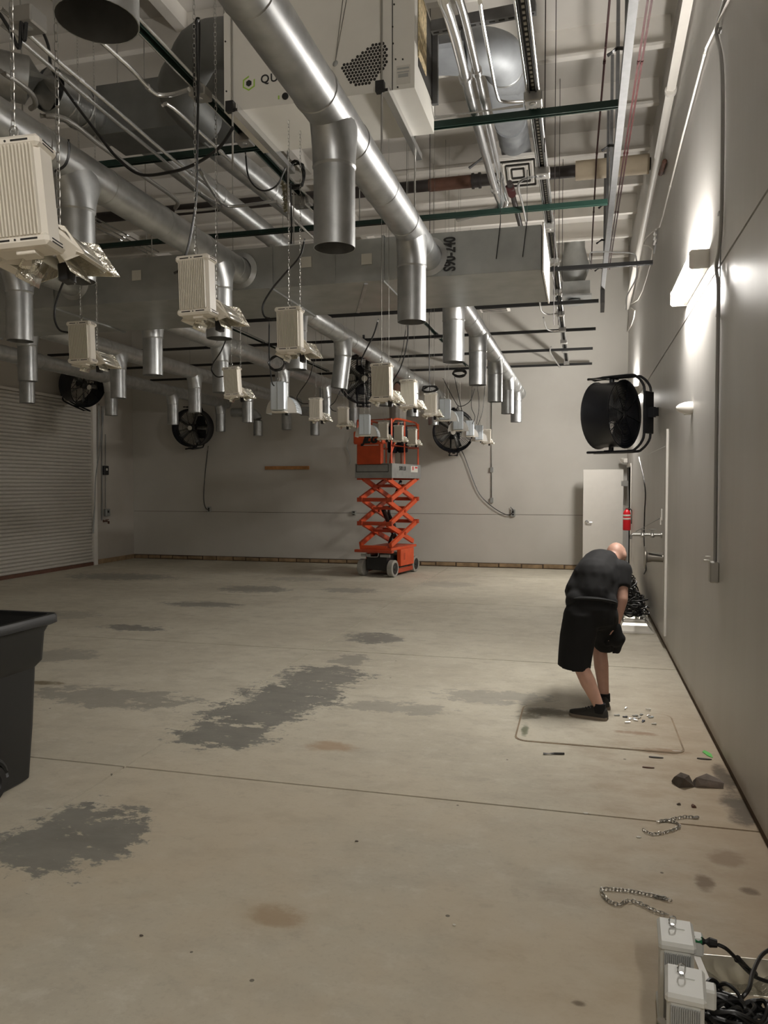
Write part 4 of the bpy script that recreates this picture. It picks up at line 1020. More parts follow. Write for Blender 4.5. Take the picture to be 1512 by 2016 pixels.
# platform
pf = MB().box((0, 0, 1.90), (.74, 1.36, .05)).build('platform_deck', LIFTGREY, lift, smooth=False)
for (c, s) in (((0, -.685, 1.985), (.76, .014, .27)), ((0, .685, 1.985), (.76, .014, .27)), ((.375, 0, 1.985), (.014, 1.37, .27)), ((-.375, 0, 1.985), (.014, 1.37, .27))):
    MB().box(c, s).build('toe_board', LIFTGREY, lift, smooth=False)
MB().box((-.02, -.696, 1.965), (.66, .008, .012)).box((-.02, -.696, 2.1), (.66, .008, .008)).box((-.35, -.696, 2.03), (.008, .008, .13)).box((.31, -.696, 2.03), (.008, .008, .13)).build('front_panel_line', SLOT, lift, smooth=False)
MB().box((.384, .35, 2.03), (.004, .34, .12)).build('warning_label', PAPER, lift, smooth=False)
MB().box((.387, .28, 2.045), (.003, .05, .07)).box((.387, .44, 2.06), (.003, .12, .03)).build('label_print', LABELR, lift, smooth=False)
q = Matrix.Translation((.387, -.22, 2.03)) @ Euler((math.pi / 2, 0, math.pi / 2)).to_matrix().to_4x4()
text_mesh('capacity_lettering', '500 LB', .11, INK, lift, q, .001, .001)
o = MB().box((-.08, -.66, 2.38), (.52, .10, .56), bev=.02).build('control_cabinet', ORANGE, lift)
MB().box((-.08, -.675, 2.60), (.62, .15, .24), bev=.02).build('control_cabinet_top', ORANGE, lift)
text_mesh('brand_lettering', 'JLG', .20, INK, lift, Matrix.Translation((-.04, -.757, 2.56)) @ Euler((math.pi / 2, 0, 0)).to_matrix().to_4x4(), .003, .012, 1.0, .35)
MB().box((-.04, -.754, 2.455), (.36, .004, .014)).build('stripe', PAPER, lift, smooth=False)
def rail(P, r=.02, nm='rail', m_=ORANGE): return MB().tube(P, r, 8).build(nm, m_, lift)
for sx in (-1, 1):
    for yy in (-.64, -.05, .62): rail([(sx * .35, yy, 1.95), (sx * .35, yy, 2.93)], nm='rail_post')
    rail(spline([(sx * .35, -.64, 2.85), (sx * .35, -.45, 2.95), (sx * .35, .2, 2.95), (sx * .35, .52, 2.93), (sx * .35, .62, 2.8)], 4), nm='top_rail')
    rail([(sx * .35, -.64, 2.45), (sx * .35, .62, 2.45)], nm='mid_rail')
rail([(-.35, .62, 2.9), (.35, .62, 2.9)], nm='top_rail'); rail([(-.35, .62, 2.45), (.35, .62, 2.45)], nm='mid_rail'); rail([(-.35, -.64, 2.93), (.35, -.64, 2.93)], nm='top_rail')
rail(spline([(.30, -.6, 2.1), (.29, -.5, 2.35), (.33, -.38, 2.6), (.34, -.3, 2.9)], 4), nm='gate_tube')
MB().lathe((.15, -.6, 2.8), (0, -1, 0), [(.07, 0), (.07, .03), (.04, .06)], 16).build('work_light', ALU, lift)

# ---------------------------------------------------------------- people
def capsule(mb, a, ra, b, rb, flat=1.0, n=12):
    mb.ell(a, ra, n, 8); mb.ell(b, rb, n, 8); mb.cyl(a, b, ra, rb, n); return mb
def organic(mb, name, m_, parent, voxel=.012, smooth=6):
    o = mb.build(name, m_, parent, world=True)
    r = o.modifiers.new('join', 'REMESH'); r.mode = 'VOXEL'; r.voxel_size = voxel; r.use_smooth_shade = True
    s_ = o.modifiers.new('soft', 'SMOOTH'); s_.factor = .5; s_.iterations = smooth
    return o
def J(px, py, Y): return at(px, py, Y=Y)
man = thing('person', 'bald man in black T-shirt and shorts bending over on the concrete floor', 'person', (.1, 5.95, 0))
# joints, near (left) leg and far (right) leg
lank, lkne, lhip = J(1181, 1394, 5.80), J(1141, 1306, 5.88), J(1140, 1200, 5.97)
rank, rkne, rhip = J(1190, 1374, 6.12), J(1179, 1262, 6.27), J(1186, 1200, 6.06)
pel = J(1162, 1192, 6.02); bel = J(1164, 1165, 6.07); mid = J(1170, 1140, 6.14); chest = J(1182, 1121, 6.30); shl = J(1163, 1117, 6.32); shr = J(1222, 1124, 6.26)
neck = J(1203, 1102, 6.46); head = J(1213, 1093, 6.55); elb = J(1225, 1180, 6.14); wri = J(1213, 1230, 6.10); hand = J(1212, 1244, 6.09)
lelb = J(1160, 1165, 6.55); lwri = J(1180, 1215, 6.5); lhand = J(1186, 1228, 6.42)
mb = MB()
capsule(mb, lank, .036, lank.lerp(lkne, .55), .056); capsule(mb, lank.lerp(lkne, .55), .058, lkne, .056); capsule(mb, lkne, .06, lhip, .07)
capsule(mb, rank, .036, rank.lerp(rkne, .55), .056); capsule(mb, rank.lerp(rkne, .55), .057, rkne, .056); capsule(mb, rkne, .06, rhip, .07)
for a in (lank, rank): capsule(mb, a, .036, Vector((a.x, a.y, .06)), .036)
capsule(mb, lhip, .08, rhip, .08); capsule(mb, pel, .10, bel, .10); capsule(mb, bel, .12, mid, .13); capsule(mb, mid, .14, chest, .14)
capsule(mb, shl, .065, shr, .065); capsule(mb, chest, .10, neck, .06); capsule(mb, neck, .058, head, .065)
# head: skull, brow, jaw, nose turned down and away
hd_ = Vector((.35, .80, -.48)).normalized(); hu = Vector((.05, .50, .86)).normalized(); hs = hd_.cross(hu).normalized(); hu = hs.cross(hd_)
HM = Matrix((hs, hd_, hu)).transposed()
def hp(x, y, z): return head + HM @ Vector((x, y, z))
mb.ell(head + hd_ * .005 + hu * .01, (.079, .098, .098), 16, 12, HM.to_euler())
mb.ell(hp(0, .045, -.055), (.055, .055, .06), 12, 8, HM.to_euler()); mb.ell(hp(0, .105, -.01), (.013, .02, .022), 10, 6, HM.to_euler())
capsule(mb, hp(-.03, .082, .02), .018, hp(.03, .082, .02), .018); capsule(mb, hp(-.02, .09, -.055), .01, hp(.02, .09, -.055), .01)
for s in (-1, 1): mb.ell(hp(s * .08, -.012, -.01), (.012, .02, .032), 10, 8, HM.to_euler())
# arms
capsule(mb, shr, .06, elb, .043); capsule(mb, elb, .044, wri, .028); capsule(mb, shl, .06, lelb, .043); capsule(mb, lelb, .043, lwri, .028)
def handmesh(mb, w_, h_, side, curl):
    d = (h_ - w_).normalized(); s_ = (side - d * side.dot(d)).normalized(); n_ = d.cross(s_)
    mb.box((w_ + h_) / 2 + d * .015, (.07, .028, .085), Matrix((s_, n_, d)).transposed(), bev=.012)
    for k in range(4):
        ln = (.062, .072, .068, .052)[k]; b0 = w_ + d * ((h_ - w_).length + .035) + s_ * (-.027 + .018 * k); p1_ = b0 + d * ln * .5 + n_ * curl * .3 * ln; p2_ = p1_ + d * ln * .25 + n_ * curl * ln * .5
        capsule(mb, b0 - d * .01, .0092, p1_, .0088, n=8); capsule(mb, p1_, .0088, p2_, .008, n=8)
    b0 = w_ + d * .02 + s_ * .03; p1_ = b0 + s_ * .03 + d * .03 + n_ * .01; capsule(mb, b0, .012, p1_, .010, n=8); capsule(mb, p1_, .010, p1_ + d * .03 + n_ * .015, .009, n=8)
handmesh(mb, wri, hand, Vector((-.3, -1, 0)), 1.0); handmesh(mb, lwri, lhand, Vector((-1, 0, 0)), 1.0)
body = organic(mb, 'body', SKIN, man, .0085, 5)
# t-shirt
mb = MB()
capsule(mb, bel + Vector((0, 0, -.02)), .155, mid, .165); capsule(mb, mid, .17, chest, .165); capsule(mb, chest, .15, neck - Vector((.03, .06, 0)), .085)
capsule(mb, shl, .10, shr, .09); capsule(mb, J(1140, 1165, 6.08), .11, J(1160, 1130, 6.2), .12); capsule(mb, J(1185, 1170, 6.1), .11, J(1195, 1130, 6.25), .12)
capsule(mb, J(1137, 1184, 6.0), .095, J(1192, 1188, 6.05), .095); capsule(mb, J(1148, 1140, 6.15), .09, shl, .1)
sl = shr.lerp(elb, .62); mb.cyl(shr, sl, .088, .07, 16); sll = shl.lerp(lelb, .6); mb.cyl(shl, sll, .085, .068, 16)
organic(mb, 't_shirt', SHIRT, man, .013, 5)
# shorts: waist to wide hems
def ringat(c, rx, ry, tilt, n=20, yaw=.25):
    R_ = Euler((0, 0, yaw)).to_matrix() @ Euler(tilt).to_matrix()
    return [c + R_ @ Vector((rx * math.cos(2 * math.pi * i / n), ry * math.sin(2 * math.pi * i / n), 0)) for i in range(n)]
mb = MB()
capsule(mb, lhip - Vector((0, 0, .05)), .12, rhip - Vector((0, 0, .04)), .12)
mb.loft([ringat(J(1163, 1180, 6.03), .165, .14, (-.3, .1, 0)), ringat(J(1162, 1200, 6.02), .19, .16, (-.1, 0, 0)), ringat(J(1160, 1228, 6.03), .19, .165, (0, 0, 0))])
mb.loft([ringat(J(1147, 1205, 5.98), .14, .14, (0, 0, 0)), ringat(J(1138, 1250, 5.95), .135, .135, (0, 0, 0)), ringat(J(1133, 1285, 5.92), .128, .12, (.1, 0, 0)), ringat(J(1130, 1314, 5.89), .122, .11, (.12, .1, 0))])
mb.loft([ringat(J(1180, 1205, 6.08), .14, .14, (0, 0, 0)), ringat(J(1190, 1235, 6.17), .115, .14, (.2, 0, 0)), ringat(J(1192, 1255, 6.24), .105, .13, (.2, 0, 0)), ringat(J(1192, 1274, 6.28), .098, .12, (.2, -.1, 0))])
organic(mb, 'shorts', SHORTS, man, .012, 4)
mb = MB(); R1 = ringat(J(1166, 1186, 6.03), .176, .15, (-.3, .1, 0), 28)
mb.tube(R1, .012, 6, True).build('belt', mat('belt_dark', (.008, .008, .008), .8), man, world=True)
# socks and shoes
for a in (lank, rank):
    MB().cyl((a.x, a.y, .055), a + Vector((0, 0, .035)), .044, .042, 16).build('sock', SHORTS, man, world=True)
def shoe(heel, toe, nm):
    d = (toe - heel); L_ = d.length; d.normalize(); s_ = Vector((-d.y, d.x, 0)); mb = MB(); sl_ = MB(); rings = []; sr = []
    for f, w_, h_ in ((0, .022, .05), (.04, .034, .075), (.15, .039, .085), (.3, .039, .085), (.45, .042, .072), (.6, .046, .058), (.75, .048, .047), (.88, .043, .038), (.96, .03, .032), (1.0, .012, .026)):
        c = heel + d * (L_ * f)
        rings.append([c + s_ * (w_ * math.cos(t_)) + Vector((0, 0, .018 + max(0, h_ * math.sin(t_)))) for t_ in [math.pi * k / 8 for k in range(9)]])
        sr.append([c + s_ * (w_ + .004) + Vector((0, 0, .001)), c + s_ * (w_ + .005) + Vector((0, 0, .028)), c - s_ * (w_ + .005) + Vector((0, 0, .028)), c - s_ * (w_ + .004) + Vector((0, 0, .001))])
    o = mb.loft(rings).build('shoe', SHOE, man, world=True, angle=60); sl_.loft(sr).build('sole', SOLE, o, world=False, angle=60).location = -Vector(man.location)
    c = heel + d * (L_ * .48)
    lc = MB()
    for k in range(4): lc.tube([heel + d * (L_ * (.42 + .07 * k)) + s_ * .03 + Vector((0, 0, .085 - .009 * k)), heel + d * (L_ * (.44 + .07 * k)) + Vector((0, 0, .095 - .008 * k)), heel + d * (L_ * (.42 + .07 * k)) - s_ * .03 + Vector((0, 0, .085 - .009 * k))], .004, 5)
    lc.build('laces', BLACK, o).location = -Vector(man.location)
shoe(Vector((lank.x + .055, lank.y - .015, 0)), Vector((lank.x - .215, lank.y + .06, 0)), 'l')
shoe(Vector((rank.x + .01, rank.y - .07, 0)), Vector((rank.x - .06, rank.y + .20, 0)), 'r')
# black glove bundle in the right hand
mb = MB(); g = hand
capsule(mb, g + Vector((0, 0, .03)), .045, g + Vector((.005, .0, -.06)), .058); capsule(mb, g + Vector((.03, 0, -.05)), .045, g + Vector((.01, .02, -.14)), .026); capsule(mb, g + Vector((-.02, 0, -.06)), .045, g + Vector((-.06, .02, -.09)), .03)
for k in range(4): capsule(mb, g + Vector((.0 + .012 * k, .01, -.12)), .013, g + Vector((-.015 + .014 * k, .015, -.165 + .008 * (k % 2))), .010, n=8)
ob = mb.build('work_gloves', SHORTS); r = ob.modifiers.new('join', 'REMESH'); r.mode = 'VOXEL'; r.voxel_size = .008; r.use_smooth_shade = True
s_ = ob.modifiers.new('soft', 'SMOOTH'); s_.factor = .5; s_.iterations = 3
tag(ob, 'black work gloves bunched in the bending man\'s hand', 'gloves')

# worker on the lift platform
p0_ = lift.matrix_basis @ Vector((.14, .1, 1.925))
wk = thing('person', 'person with dark hair in grey shirt standing inside the lift railing', 'person', p0_)
def wv(x, y, z): return p0_ + Vector((x, y, z))
mb = MB()
for s in (-1, 1):
    capsule(mb, wv(s * .1, 0, .06), .04, wv(s * .1, .01, .48), .055); capsule(mb, wv(s * .1, .01, .48), .06, wv(s * .09, 0, .9), .085)
    mb.ell(wv(s * .1, -.06, .045), (.045, .13, .045), 12, 8)
    sh, el_, wr_ = wv(s * .19, 0, 1.42), wv(s * .26, -.12, 1.62), wv(s * .16, -.2, 1.86)
    capsule(mb, sh, .055, el_, .042); capsule(mb, el_, .042, wr_, .028); handmesh(mb, wr_, wr_ + Vector((0, -.02, .07)), Vector((s, 0, 0)), .8)
capsule(mb, wv(0, 0, .95), .14, wv(0, 0, 1.3), .15); capsule(mb, wv(-.15, 0, 1.4), .07, wv(.15, 0, 1.4), .07); capsule(mb, wv(0, 0, 1.4), .07, wv(0, -.01, 1.55), .055)
mb.ell(wv(0, -.01, 1.66), (.075, .095, .115), 14, 10); mb.ell(wv(0, -.1, 1.64), (.014, .02, .022), 8, 6)
for s in (-1, 1): mb.ell(wv(s * .077, 0, 1.65), (.012, .02, .03), 8, 6)
organic(mb, 'body', SKIN, wk, .012, 5)
mb = MB(); capsule(mb, wv(0, 0, .98), .165, wv(0, 0, 1.32), .17); capsule(mb, wv(-.15, 0, 1.4), .085, wv(.15, 0, 1.4), .085)
for s in (-1, 1): mb.cyl(wv(s * .19, 0, 1.42), wv(s * .24, -.09, 1.57), .075, .065, 12)
organic(mb, 't_shirt', GREYT, wk, .014, 4)
mb = MB(); capsule(mb, wv(0, 0, .92), .165, wv(0, 0, .98), .165)
for s in (-1, 1): mb.cyl(wv(s * .09, 0, .92), wv(s * .105, 0, .42), .105, .095, 16)
organic(mb, 'shorts', NAVY, wk, .014, 4)
mb = MB(); mb.ell(wv(0, .015, 1.68), (.086, .10, .12), 14, 10); capsule(mb, wv(0, .06, 1.66), .07, wv(0, .09, 1.5), .05)
organic(mb, 'hair', HAIR, wk, .014, 3)
for s in (-1, 1):
    MB().box(wv(s * .1, -.04, .04), (.1, .28, .08), bev=.03).build('shoe', SHOE, wk, world=True)

# ---------------------------------------------------------------- wheeled bin
bin_ = thing('wheeled_bin', 'tall black plastic wheeled bin cropped by the left frame edge', 'bin', (-3.32, 3.54, 0))
def rr(x0, x1, y0, y1, r, z): return [Vector(p) for p in rrect(x0, x1, y0, y1, r, z, 4)]
S = [(0.0, .20, .24, .05), (.02, .225, .26, .06), (.32, .235, .285, .06), (.66, .245, .30, .06), (.70, .275, .325, .06), (.86, .285, .335, .06), (.93, .31, .36, .05)]
mb = MB(); mb.loft([rr(-a, a, -b, b, r, z) for z, a, b, r in S] + [rr(-.292, .292, -.342, .342, .05, .945)] + [rr(-a + .02, a - .02, -b + .02, b - .02, r, max(z, .03)) for z, a, b, r in S[::-1]], True, True)
mb.build('body', BINM, bin_)
mb = MB(); mb.loft([rr(-.315, .315, -.365, .365, .05, .905), rr(-.335, .335, -.385, .385, .06, .915), rr(-.335, .335, -.385, .385, .06, .95), rr(-.325, .325, -.375, .375, .05, .965), rr(-.295, .295, -.345, .345, .05, .965), rr(-.295, .295, -.345, .345, .05, .9)], False, False)
mb.build('rim', BINM, bin_)
for s in (-1, 1):
    w_ = MB().lathe((s * .235, -.10, .10), (s, 0, 0), [(.05, -.03), (.095, -.03), (.10, -.02), (.10, .02), (.095, .03), (.06, .03), (.05, .015), (.015, .02)], 24).build('wheel', BLACK, bin_)
    MB().tube([(s * .232, -.10 + .125 * math.cos(a), .10 + .125 * math.sin(a)) for a in [math.pi * k / 12 for k in range(13)]], .018, 8).build('wheel_arch', BINM, bin_)
MB().cyl((-.25, -.10, .10), (.25, -.10, .10), .012, n=10).build('axle', ZINC, bin_)
# ---------------------------------------------------------------- things on the walls
def wl(P, X=.845): return [at(px, py, X=X) for px, py in P]
GREYC = mat('grey_wall_conduit', (.34, .335, .325), .45)
P = wl([(1430, -15), (1414, 40), (1411, 70), (1420, 112), (1423, 200), (1421, 400), (1417, 480), (1410, 525), (1414, 560), (1414, 620), (1410, 900), (1408, 1105)])
t = conduit('wall_conduit', 'grey vertical conduit on the right wall ending in a small switch box', spline(P, 4), .012, GREYC)
b = P[-1]
bx = MB().box((WX - .028, b.y, b.z - .07), (.055, .075, .135), bev=.006).build('switch_box', ZINC, t, world=True)
MB().box((WX - .07, b.y + .02, b.z + .0), (.03, .05, .012)).box((WX - .06, b.y + .03, b.z + .025), (.03, .02, .01)).build('toggle', PAPER, t, world=True)
for py in (60, 420, 620): 
    c = at(1417 if py < 600 else 1413, py, X=WX - .012); MB().box(c, (.02, .05, .018)).build('strap', GREYC, t, world=True)
MB().tube([P[6] + Vector((0, -.03, 0)), P[-1] + Vector((0, -.022, 0))], .005, 6).build('ground_wire', GREYC, t, world=True)
conduit('drain_pipe', 'white drain pipe sloping along the top of the right wall', [(WX - .065, 5.6, 5.76), (WX - .065, 9.3, 5.42), (WX - .065, 15.4, 5.08)], .042, WHITE, 'pipe', 14, 2)
c = at(1298, 320, X=.8)
t = thing('pipe_joint', 'rust stained joint on the white drain pipe', 'pipe joint', c)
MB().box((WX - .03, c.y, c.z - .06), (.05, .5, .05), (.1, 0, 0), bev=.015).build('rust_patch', RUST, t, world=True)
conduit('wall_conduit', 'thin bright conduit running back along the right wall above the lamp', wl([(1442, -15), (1390, 95), (1345, 265), (1305, 425), (1298, 447)]), .0085, WHITE, couplings=2)
conduit('wall_conduit', 'thin bent white conduit on the right wall above the fan', spline(wl([(1297, 447), (1272, 468), (1268, 482), (1285, 492), (1272, 550), (1256, 590), (1237, 600)]), 2), .007, WHITE)
conduit('wall_conduit', 'short bent white conduit near the far corner of the right wall', spline(wl([(1237, 605), (1250, 612), (1243, 640), (1234, 655)]), 2), .009, WHITE)
c = at(1288, 478, X=WX - .02)
t = thing('wall_bracket', 'grey wall bracket with three white prongs on the right wall', 'bracket', c)
MB().prism([c + Vector((0, -.12, .1)), c + Vector((0, .25, .08)), c + Vector((0, .12, -.1)), c + Vector((0, -.1, -.05))], (.02, 0, 0)).build('plate', GREYC, t, world=True, smooth=False)
for k in range(3): MB().tube([c + Vector((-.01, -.1, .07 - .06 * k)), c + Vector((-.01, -.33, .06 - .06 * k))], .012, 6).build('prong', WHITE, t, world=True)
conduit('conduit', 'dark square-bent conduit between the black strut end and the far right wall', spline([at(*p, Y=9.0) for p in [(1163, 520), (1161, 502), (1170, 496), (1215, 497), (1246, 499), (1253, 512), (1253, 545), (1240, 572), (1234, 585), (1233, 610)]], 3), .008, GREYC)
c = at(1363, 803, X=WX)
t = thing('bullet_lamp', 'small white bullet-shaped fixture below the lit lamp on the right wall', 'wall fixture', c)
MB().lathe(c, (-1, 0, 0), [(.05, 0), (.052, .02), (.048, .06), (.034, .10), (.012, .125)], 20).build('shell', WHITE, t, world=True)
MB().box(c + Vector((-.035, 0, -.045)), (.06, .05, .02), bev=.004).build('sensor', PAPER, t, world=True)
c = at(1303, 1013, X=WX - .02)
t = thing('light_switch', 'white switch plate beside the tall white edge strip', 'switch', c)
MB().box(c, (.02, .075, .125), bev=.004).build('plate', WHITE, t, world=True); MB().box(c + Vector((-.012, .0, -.07)), (.012, .02, .08)).build('toggle', PAPER, t, world=True)
# tap and horn-shaped hose holder
c = at(1303, 1053, X=WX - .02)
t = thing('wall_tap', 'chrome hose tap sticking out from the right wall above the hose holder', 'tap', c)
MB().lathe(c, (-1, 0, 0), [(.035, 0), (.035, .012), (.018, .014), (.018, .30)], 14).build('spout_pipe', ZINC, t, world=True)
MB().tube(spline([c + Vector((-.29, 0, 0)), c + Vector((-.315, 0, -.01)), c + Vector((-.32, 0, -.05))], 4), .014, 10).build('spout_end', CHROME, t, world=True)
for dx in (-.10, -.2):
    MB().lathe(c + Vector((dx, 0, -.03)), (0, 0, 1), [(.022, 0), (.03, .02), (.022, .045), (.01, .055), (.01, .08)], 12).build('valve_body', ZINC, t, world=True)
    MB().box(c + Vector((dx, 0, .055)), (.07 if dx > -.15 else .04, .02, .012), bev=.004).build('valve_handle', ZINC, t, world=True)
MB().tube([c + Vector((-.27, 0, .03)), at(1300, 1020, X=WX - .03)], .005, 6).build('stay_rod', GALVBOX, t, world=True)
c = at(1307, 1098, X=WX - .01)
t = thing('hose_holder', 'grey horn-shaped hose holder on the right wall behind the man', 'hose holder', c)
MB().lathe(c, (-1, 0, 0), [(.05, 0), (.045, .12), (.055, .17), (.085, .185), (.12, .19), (.12, .198), (.05, .195)], 22).build('horn', mat('hose_grey', (.23, .21, .18), .35, .4), t, world=True)
MB().box(c + Vector((-.09, -.045, .035)), (.14, .006, .012), (0, .2, 0)).build('slot', SLOT, t, world=True)
tag(MB().tube(spline(wl([(1258, 900), (1270, 960), (1269, 1010), (1268, 1060), (1270, 1100), (1272, 1120), (1268, 1130)], .83), 5), .008, 6).build('fan_cord', CORD), 'black cord with a plug hanging down the right wall below the fan', 'cord')
c = at(1234, 1022, X=.78)
t = thing('fire_extinguisher', 'red fire extinguisher on the right wall beside the dark doorway', 'extinguisher', (c.x, c.y, c.z - .2))
MB().lathe((0, 0, 0), (0, 0, 1), [(.06, 0), (.068, .01), (.068, .30), (.055, .34), (.025, .37), (.025, .39)], 20).build('cylinder', RED, t)
MB().lathe((0, 0, .19), (0, 0, 1), [(.0685, 0), (.0695, .002), (.0695, .03), (.0685, .032)], 20, True).lathe((0, 0, .25), (0, 0, 1), [(.0685, 0), (.0695, .002), (.0695, .03), (.0685, .032)], 20, True).build('label_band', PAPER, t)
MB().lathe((0, 0, .385), (0, 0, 1), [(.024, 0), (.024, .03), (.012, .035)], 12).box((-.02, -.02, .43), (.09, .02, .012), (0, .2, 0)).box((-.02, -.02, .405), (.08, .02, .012)).build('valve_handle', CHROME, t)
MB().tube(spline([(.02, -.01, .4), (.075, -.03, .36), (.085, -.02, .25), (.08, 0, .12)], 4), .010, 8).build('hose', BLACK, t)
c = at(1231, 907, X=WX - .05)
t = thing('emergency_light', 'small white two-head emergency light above the dark doorway', 'emergency light', c)
MB().box(c, (.08, .22, .09), bev=.01).build('case', WHITE, t, world=True)
for s in (-1, 1): MB().lathe(c + Vector((-.04, s * .09, .04)), (-.5, s * .5, -.5), [(.02, 0), (.035, .03), (.045, .06), (.03, .065)], 14).build('lamp_head', WHITE, t, world=True)
c = at(1232, 952, X=WX - .03); 
t = thing('door_closer_box', 'grey metal box on the doorway edge above the extinguisher', 'box', c); MB().box(c, (.06, .2, .12), bev=.006).build('case', GALVBOX, t, world=True)
# far wall
def fw(P, dy=.015): return [at(px, py, Y=FY - .01 - dy) for px, py in P]
a, b = fw([(522, 921), (609, 921)])
tag(MB().box((a + b) / 2 + Vector((0, -.005, 0)), ((b - a).length, .03, .075), bev=.004).build('wooden_board', WOOD), 'orange-brown wooden board fixed to the far wall left of the lift', 'board')
def outlet(px, py, label, w_=.08, h_=.13, m_=GALVBOX):
    c = fw([(px, py)])[0]; t = thing('wall_outlet', label, 'outlet', c)
    MB().box(c, (w_, .05, h_), bev=.005).build('box', m_, t, world=True); MB().box(c + Vector((0, -.027, .02)), (w_ * .5, .006, h_ * .3)).box(c + Vector((0, -.027, -.03)), (w_ * .5, .006, h_ * .2)).build('sockets', INK, t, world=True)
outlet(412, 1003, 'wall outlet with a plugged black cord below the left far-wall fan'); outlet(1010, 1010, 'grey wall outlet with a plugged cord right of the lift', .09, .15); outlet(697, 1010, 'small wall switch just left of the lift arms', .09, .09); 
c = at(412, 996, Y=FY - .05)
conduit('wall_conduit', 'dark vertical conduit down the far wall between lift and door', fw([(968, 770), (968, 985)]), .011, GALVBOX)
for py, lab in ((925, 'upper box on the dark far-wall conduit'), (985, 'lower box at the end of the dark far-wall conduit')):
    c = fw([(968, py)])[0]; t = thing('conduit_box', lab, 'junction box', c); MB().box(c, (.07, .05, .11), bev=.006).build('case', GALVBOX, t, world=True)
tag(MB().tube(spline(fw([(410, 878), (404, 930), (401, 980), (405, 1000), (412, 1004)], .04), 5), .009, 6).build('fan_cord', CORD), 'black cord from the left far-wall fan to its outlet', 'cord')
tag(MB().tube(spline(fw([(905, 882), (915, 900), (940, 965), (960, 990), (985, 1008), (1003, 1014), (1010, 1005), (1005, 998)], .04), 5), .009, 6).build('fan_cord', CORD), 'black cord drooping from the fan right of the lift to the grey outlet', 'cord')
tag(MB().tube(spline(fw([(688, 862), (683, 880), (690, 900), (688, 915)], .03), 5), .008, 6).build('wall_wire', GALVBOX), 'thin loose wire on the far wall left of the lift platform', 'wire')
# left wall by the roll-up door
def lw(P, X=LX + .04): return [at(px, py, X=X) for px, py in P]
for (px, py, lab, h_) in ((208, 926, 'dark control box on the left wall beside the roll-up door', .2), (211, 1009, 'pale socket box on the left wall below the dark control box', .16)):
    c = lw([(px, py)])[0]; t = thing('wall_box', lab, 'box', c); MB().box(c, (.06, .16, h_), bev=.008).build('case', BLACK if py < 950 else GALVBOX, t, world=True); MB().box(c + Vector((.032, 0, .02)), (.006, .05, .05)).build('button', PAPER if py < 950 else INK, t, world=True)
c = lw([(207, 1026)])[0]
t = thing('wall_tap', 'small brass tap on the left wall beside the roll-up door', 'tap', c); MB().lathe(c - Vector((.04, 0, 0)), (1, 0, 0), [(.03, 0), (.015, .01), (.015, .1)], 10).box(c + Vector((.05, 0, .03)), (.02, .1, .02)).box(c + Vector((.06, .04, -.03)), (.03, .03, .06)).build('tap_body', RUST, t, world=True)
tag(MB().tube(spline(lw([(195, 795), (193, 860), (187, 930), (183, 990), (182, 1010)]), 4), .016, 6).build('door_chain', GALVBOX), 'pull chain hanging beside the roll-up door, left strand', 'chain')
tag(MB().tube(spline(lw([(205, 800), (197, 880), (188, 940), (186, 1000), (183, 1050)], LX + .09), 4), .016, 6).build('door_chain', GALVBOX), 'pull chain hanging beside the roll-up door, right strand', 'chain')
conduit('wall_conduit', 'thin vertical conduit on the left wall down to the brass tap', lw([(201, 800), (201, 1024)], LX + .02), .016, GALVBOX)
conduit('wall_conduit', 'thin conduit linking the two boxes on the left wall', lw([(208, 855), (208, 1000)], LX + .02), .010, GALVBOX)

# ---------------------------------------------------------------- row of reflector hoods and cords along the right wall
def make_hood():
    t = thing('reflector_hood', 'x', 'reflector')
    w_, d_, h_ = .40, .34, .11
    o = MB().loft([[(-w_ / 2, -d_ / 2, 0), (w_ / 2, -d_ / 2, 0), (w_ / 2, d_ / 2, 0), (-w_ / 2, d_ / 2, 0)], [(-w_ / 2, -d_ / 2, .02), (w_ / 2, -d_ / 2, .02), (w_ / 2, d_ / 2, .02), (-w_ / 2, d_ / 2, .02)], [(-w_ * .36, -d_ * .34, h_ * .75), (w_ * .36, -d_ * .34, h_ * .75), (w_ * .36, d_ * .34, h_ * .75), (-w_ * .36, d_ * .34, h_ * .75)], [(-w_ * .33, -d_ * .3, h_), (w_ * .33, -d_ * .3, h_), (w_ * .33, d_ * .3, h_), (-w_ * .33, d_ * .3, h_)]]).build('hood', ALU, t, smooth=False)
    for s in (-1, 1): MB().box((0, s * (d_ / 2 + .004), .012), (w_ + .02, .012, .024), bev=.003).build('rim', WHITE, t)
    MB().box((0, 0, h_ + .012), (w_ * .6, .05, .024), bev=.004).build('mounting_rail', WHITE, t)
    return t
hood = make_hood(); rnd = random.Random(5)
HOODN = ['front reflector hood of the row lying on the floor behind the man', 'second reflector hood from the front in the row along the right wall', 'third reflector hood from the front in the row along the right wall', 'fourth reflector hood from the front in the row along the right wall', 'fifth reflector hood from the front in the row along the right wall', 'sixth reflector hood from the front in the row along the right wall', 'rearmost reflector hood of the row along the right wall']
for k, lab in enumerate(HOODN):
    o = hood if k == 0 else copy_tree(hood)
    o.location = (.605 + rnd.uniform(-.02, .02), 9.48 + .46 * k, 0); o.rotation_euler = (0, 0, rnd.uniform(-.05, .05) if k else .02); tag(o, lab, 'reflector', 'reflector hoods along the right wall')
def tangle(label, c, rx, ry, rz, n, seed, r=.008, name='cord_tangle'):
    rnd = random.Random(seed); P = []
    ph = rnd.uniform(0, 6)
    for k in range(n):
        a = ph + k * 1.05 + rnd.uniform(-.4, .4); q = rnd.uniform(.35, 1)
        P.append(Vector(c) + Vector((rx * q * math.cos(a), ry * q * math.sin(a), rz * rnd.uniform(0, 1) * (1.15 - q * .5))))
    return tag(MB().tube(spline(P, 5), r, 6).build(name, CORD), label, 'cord')
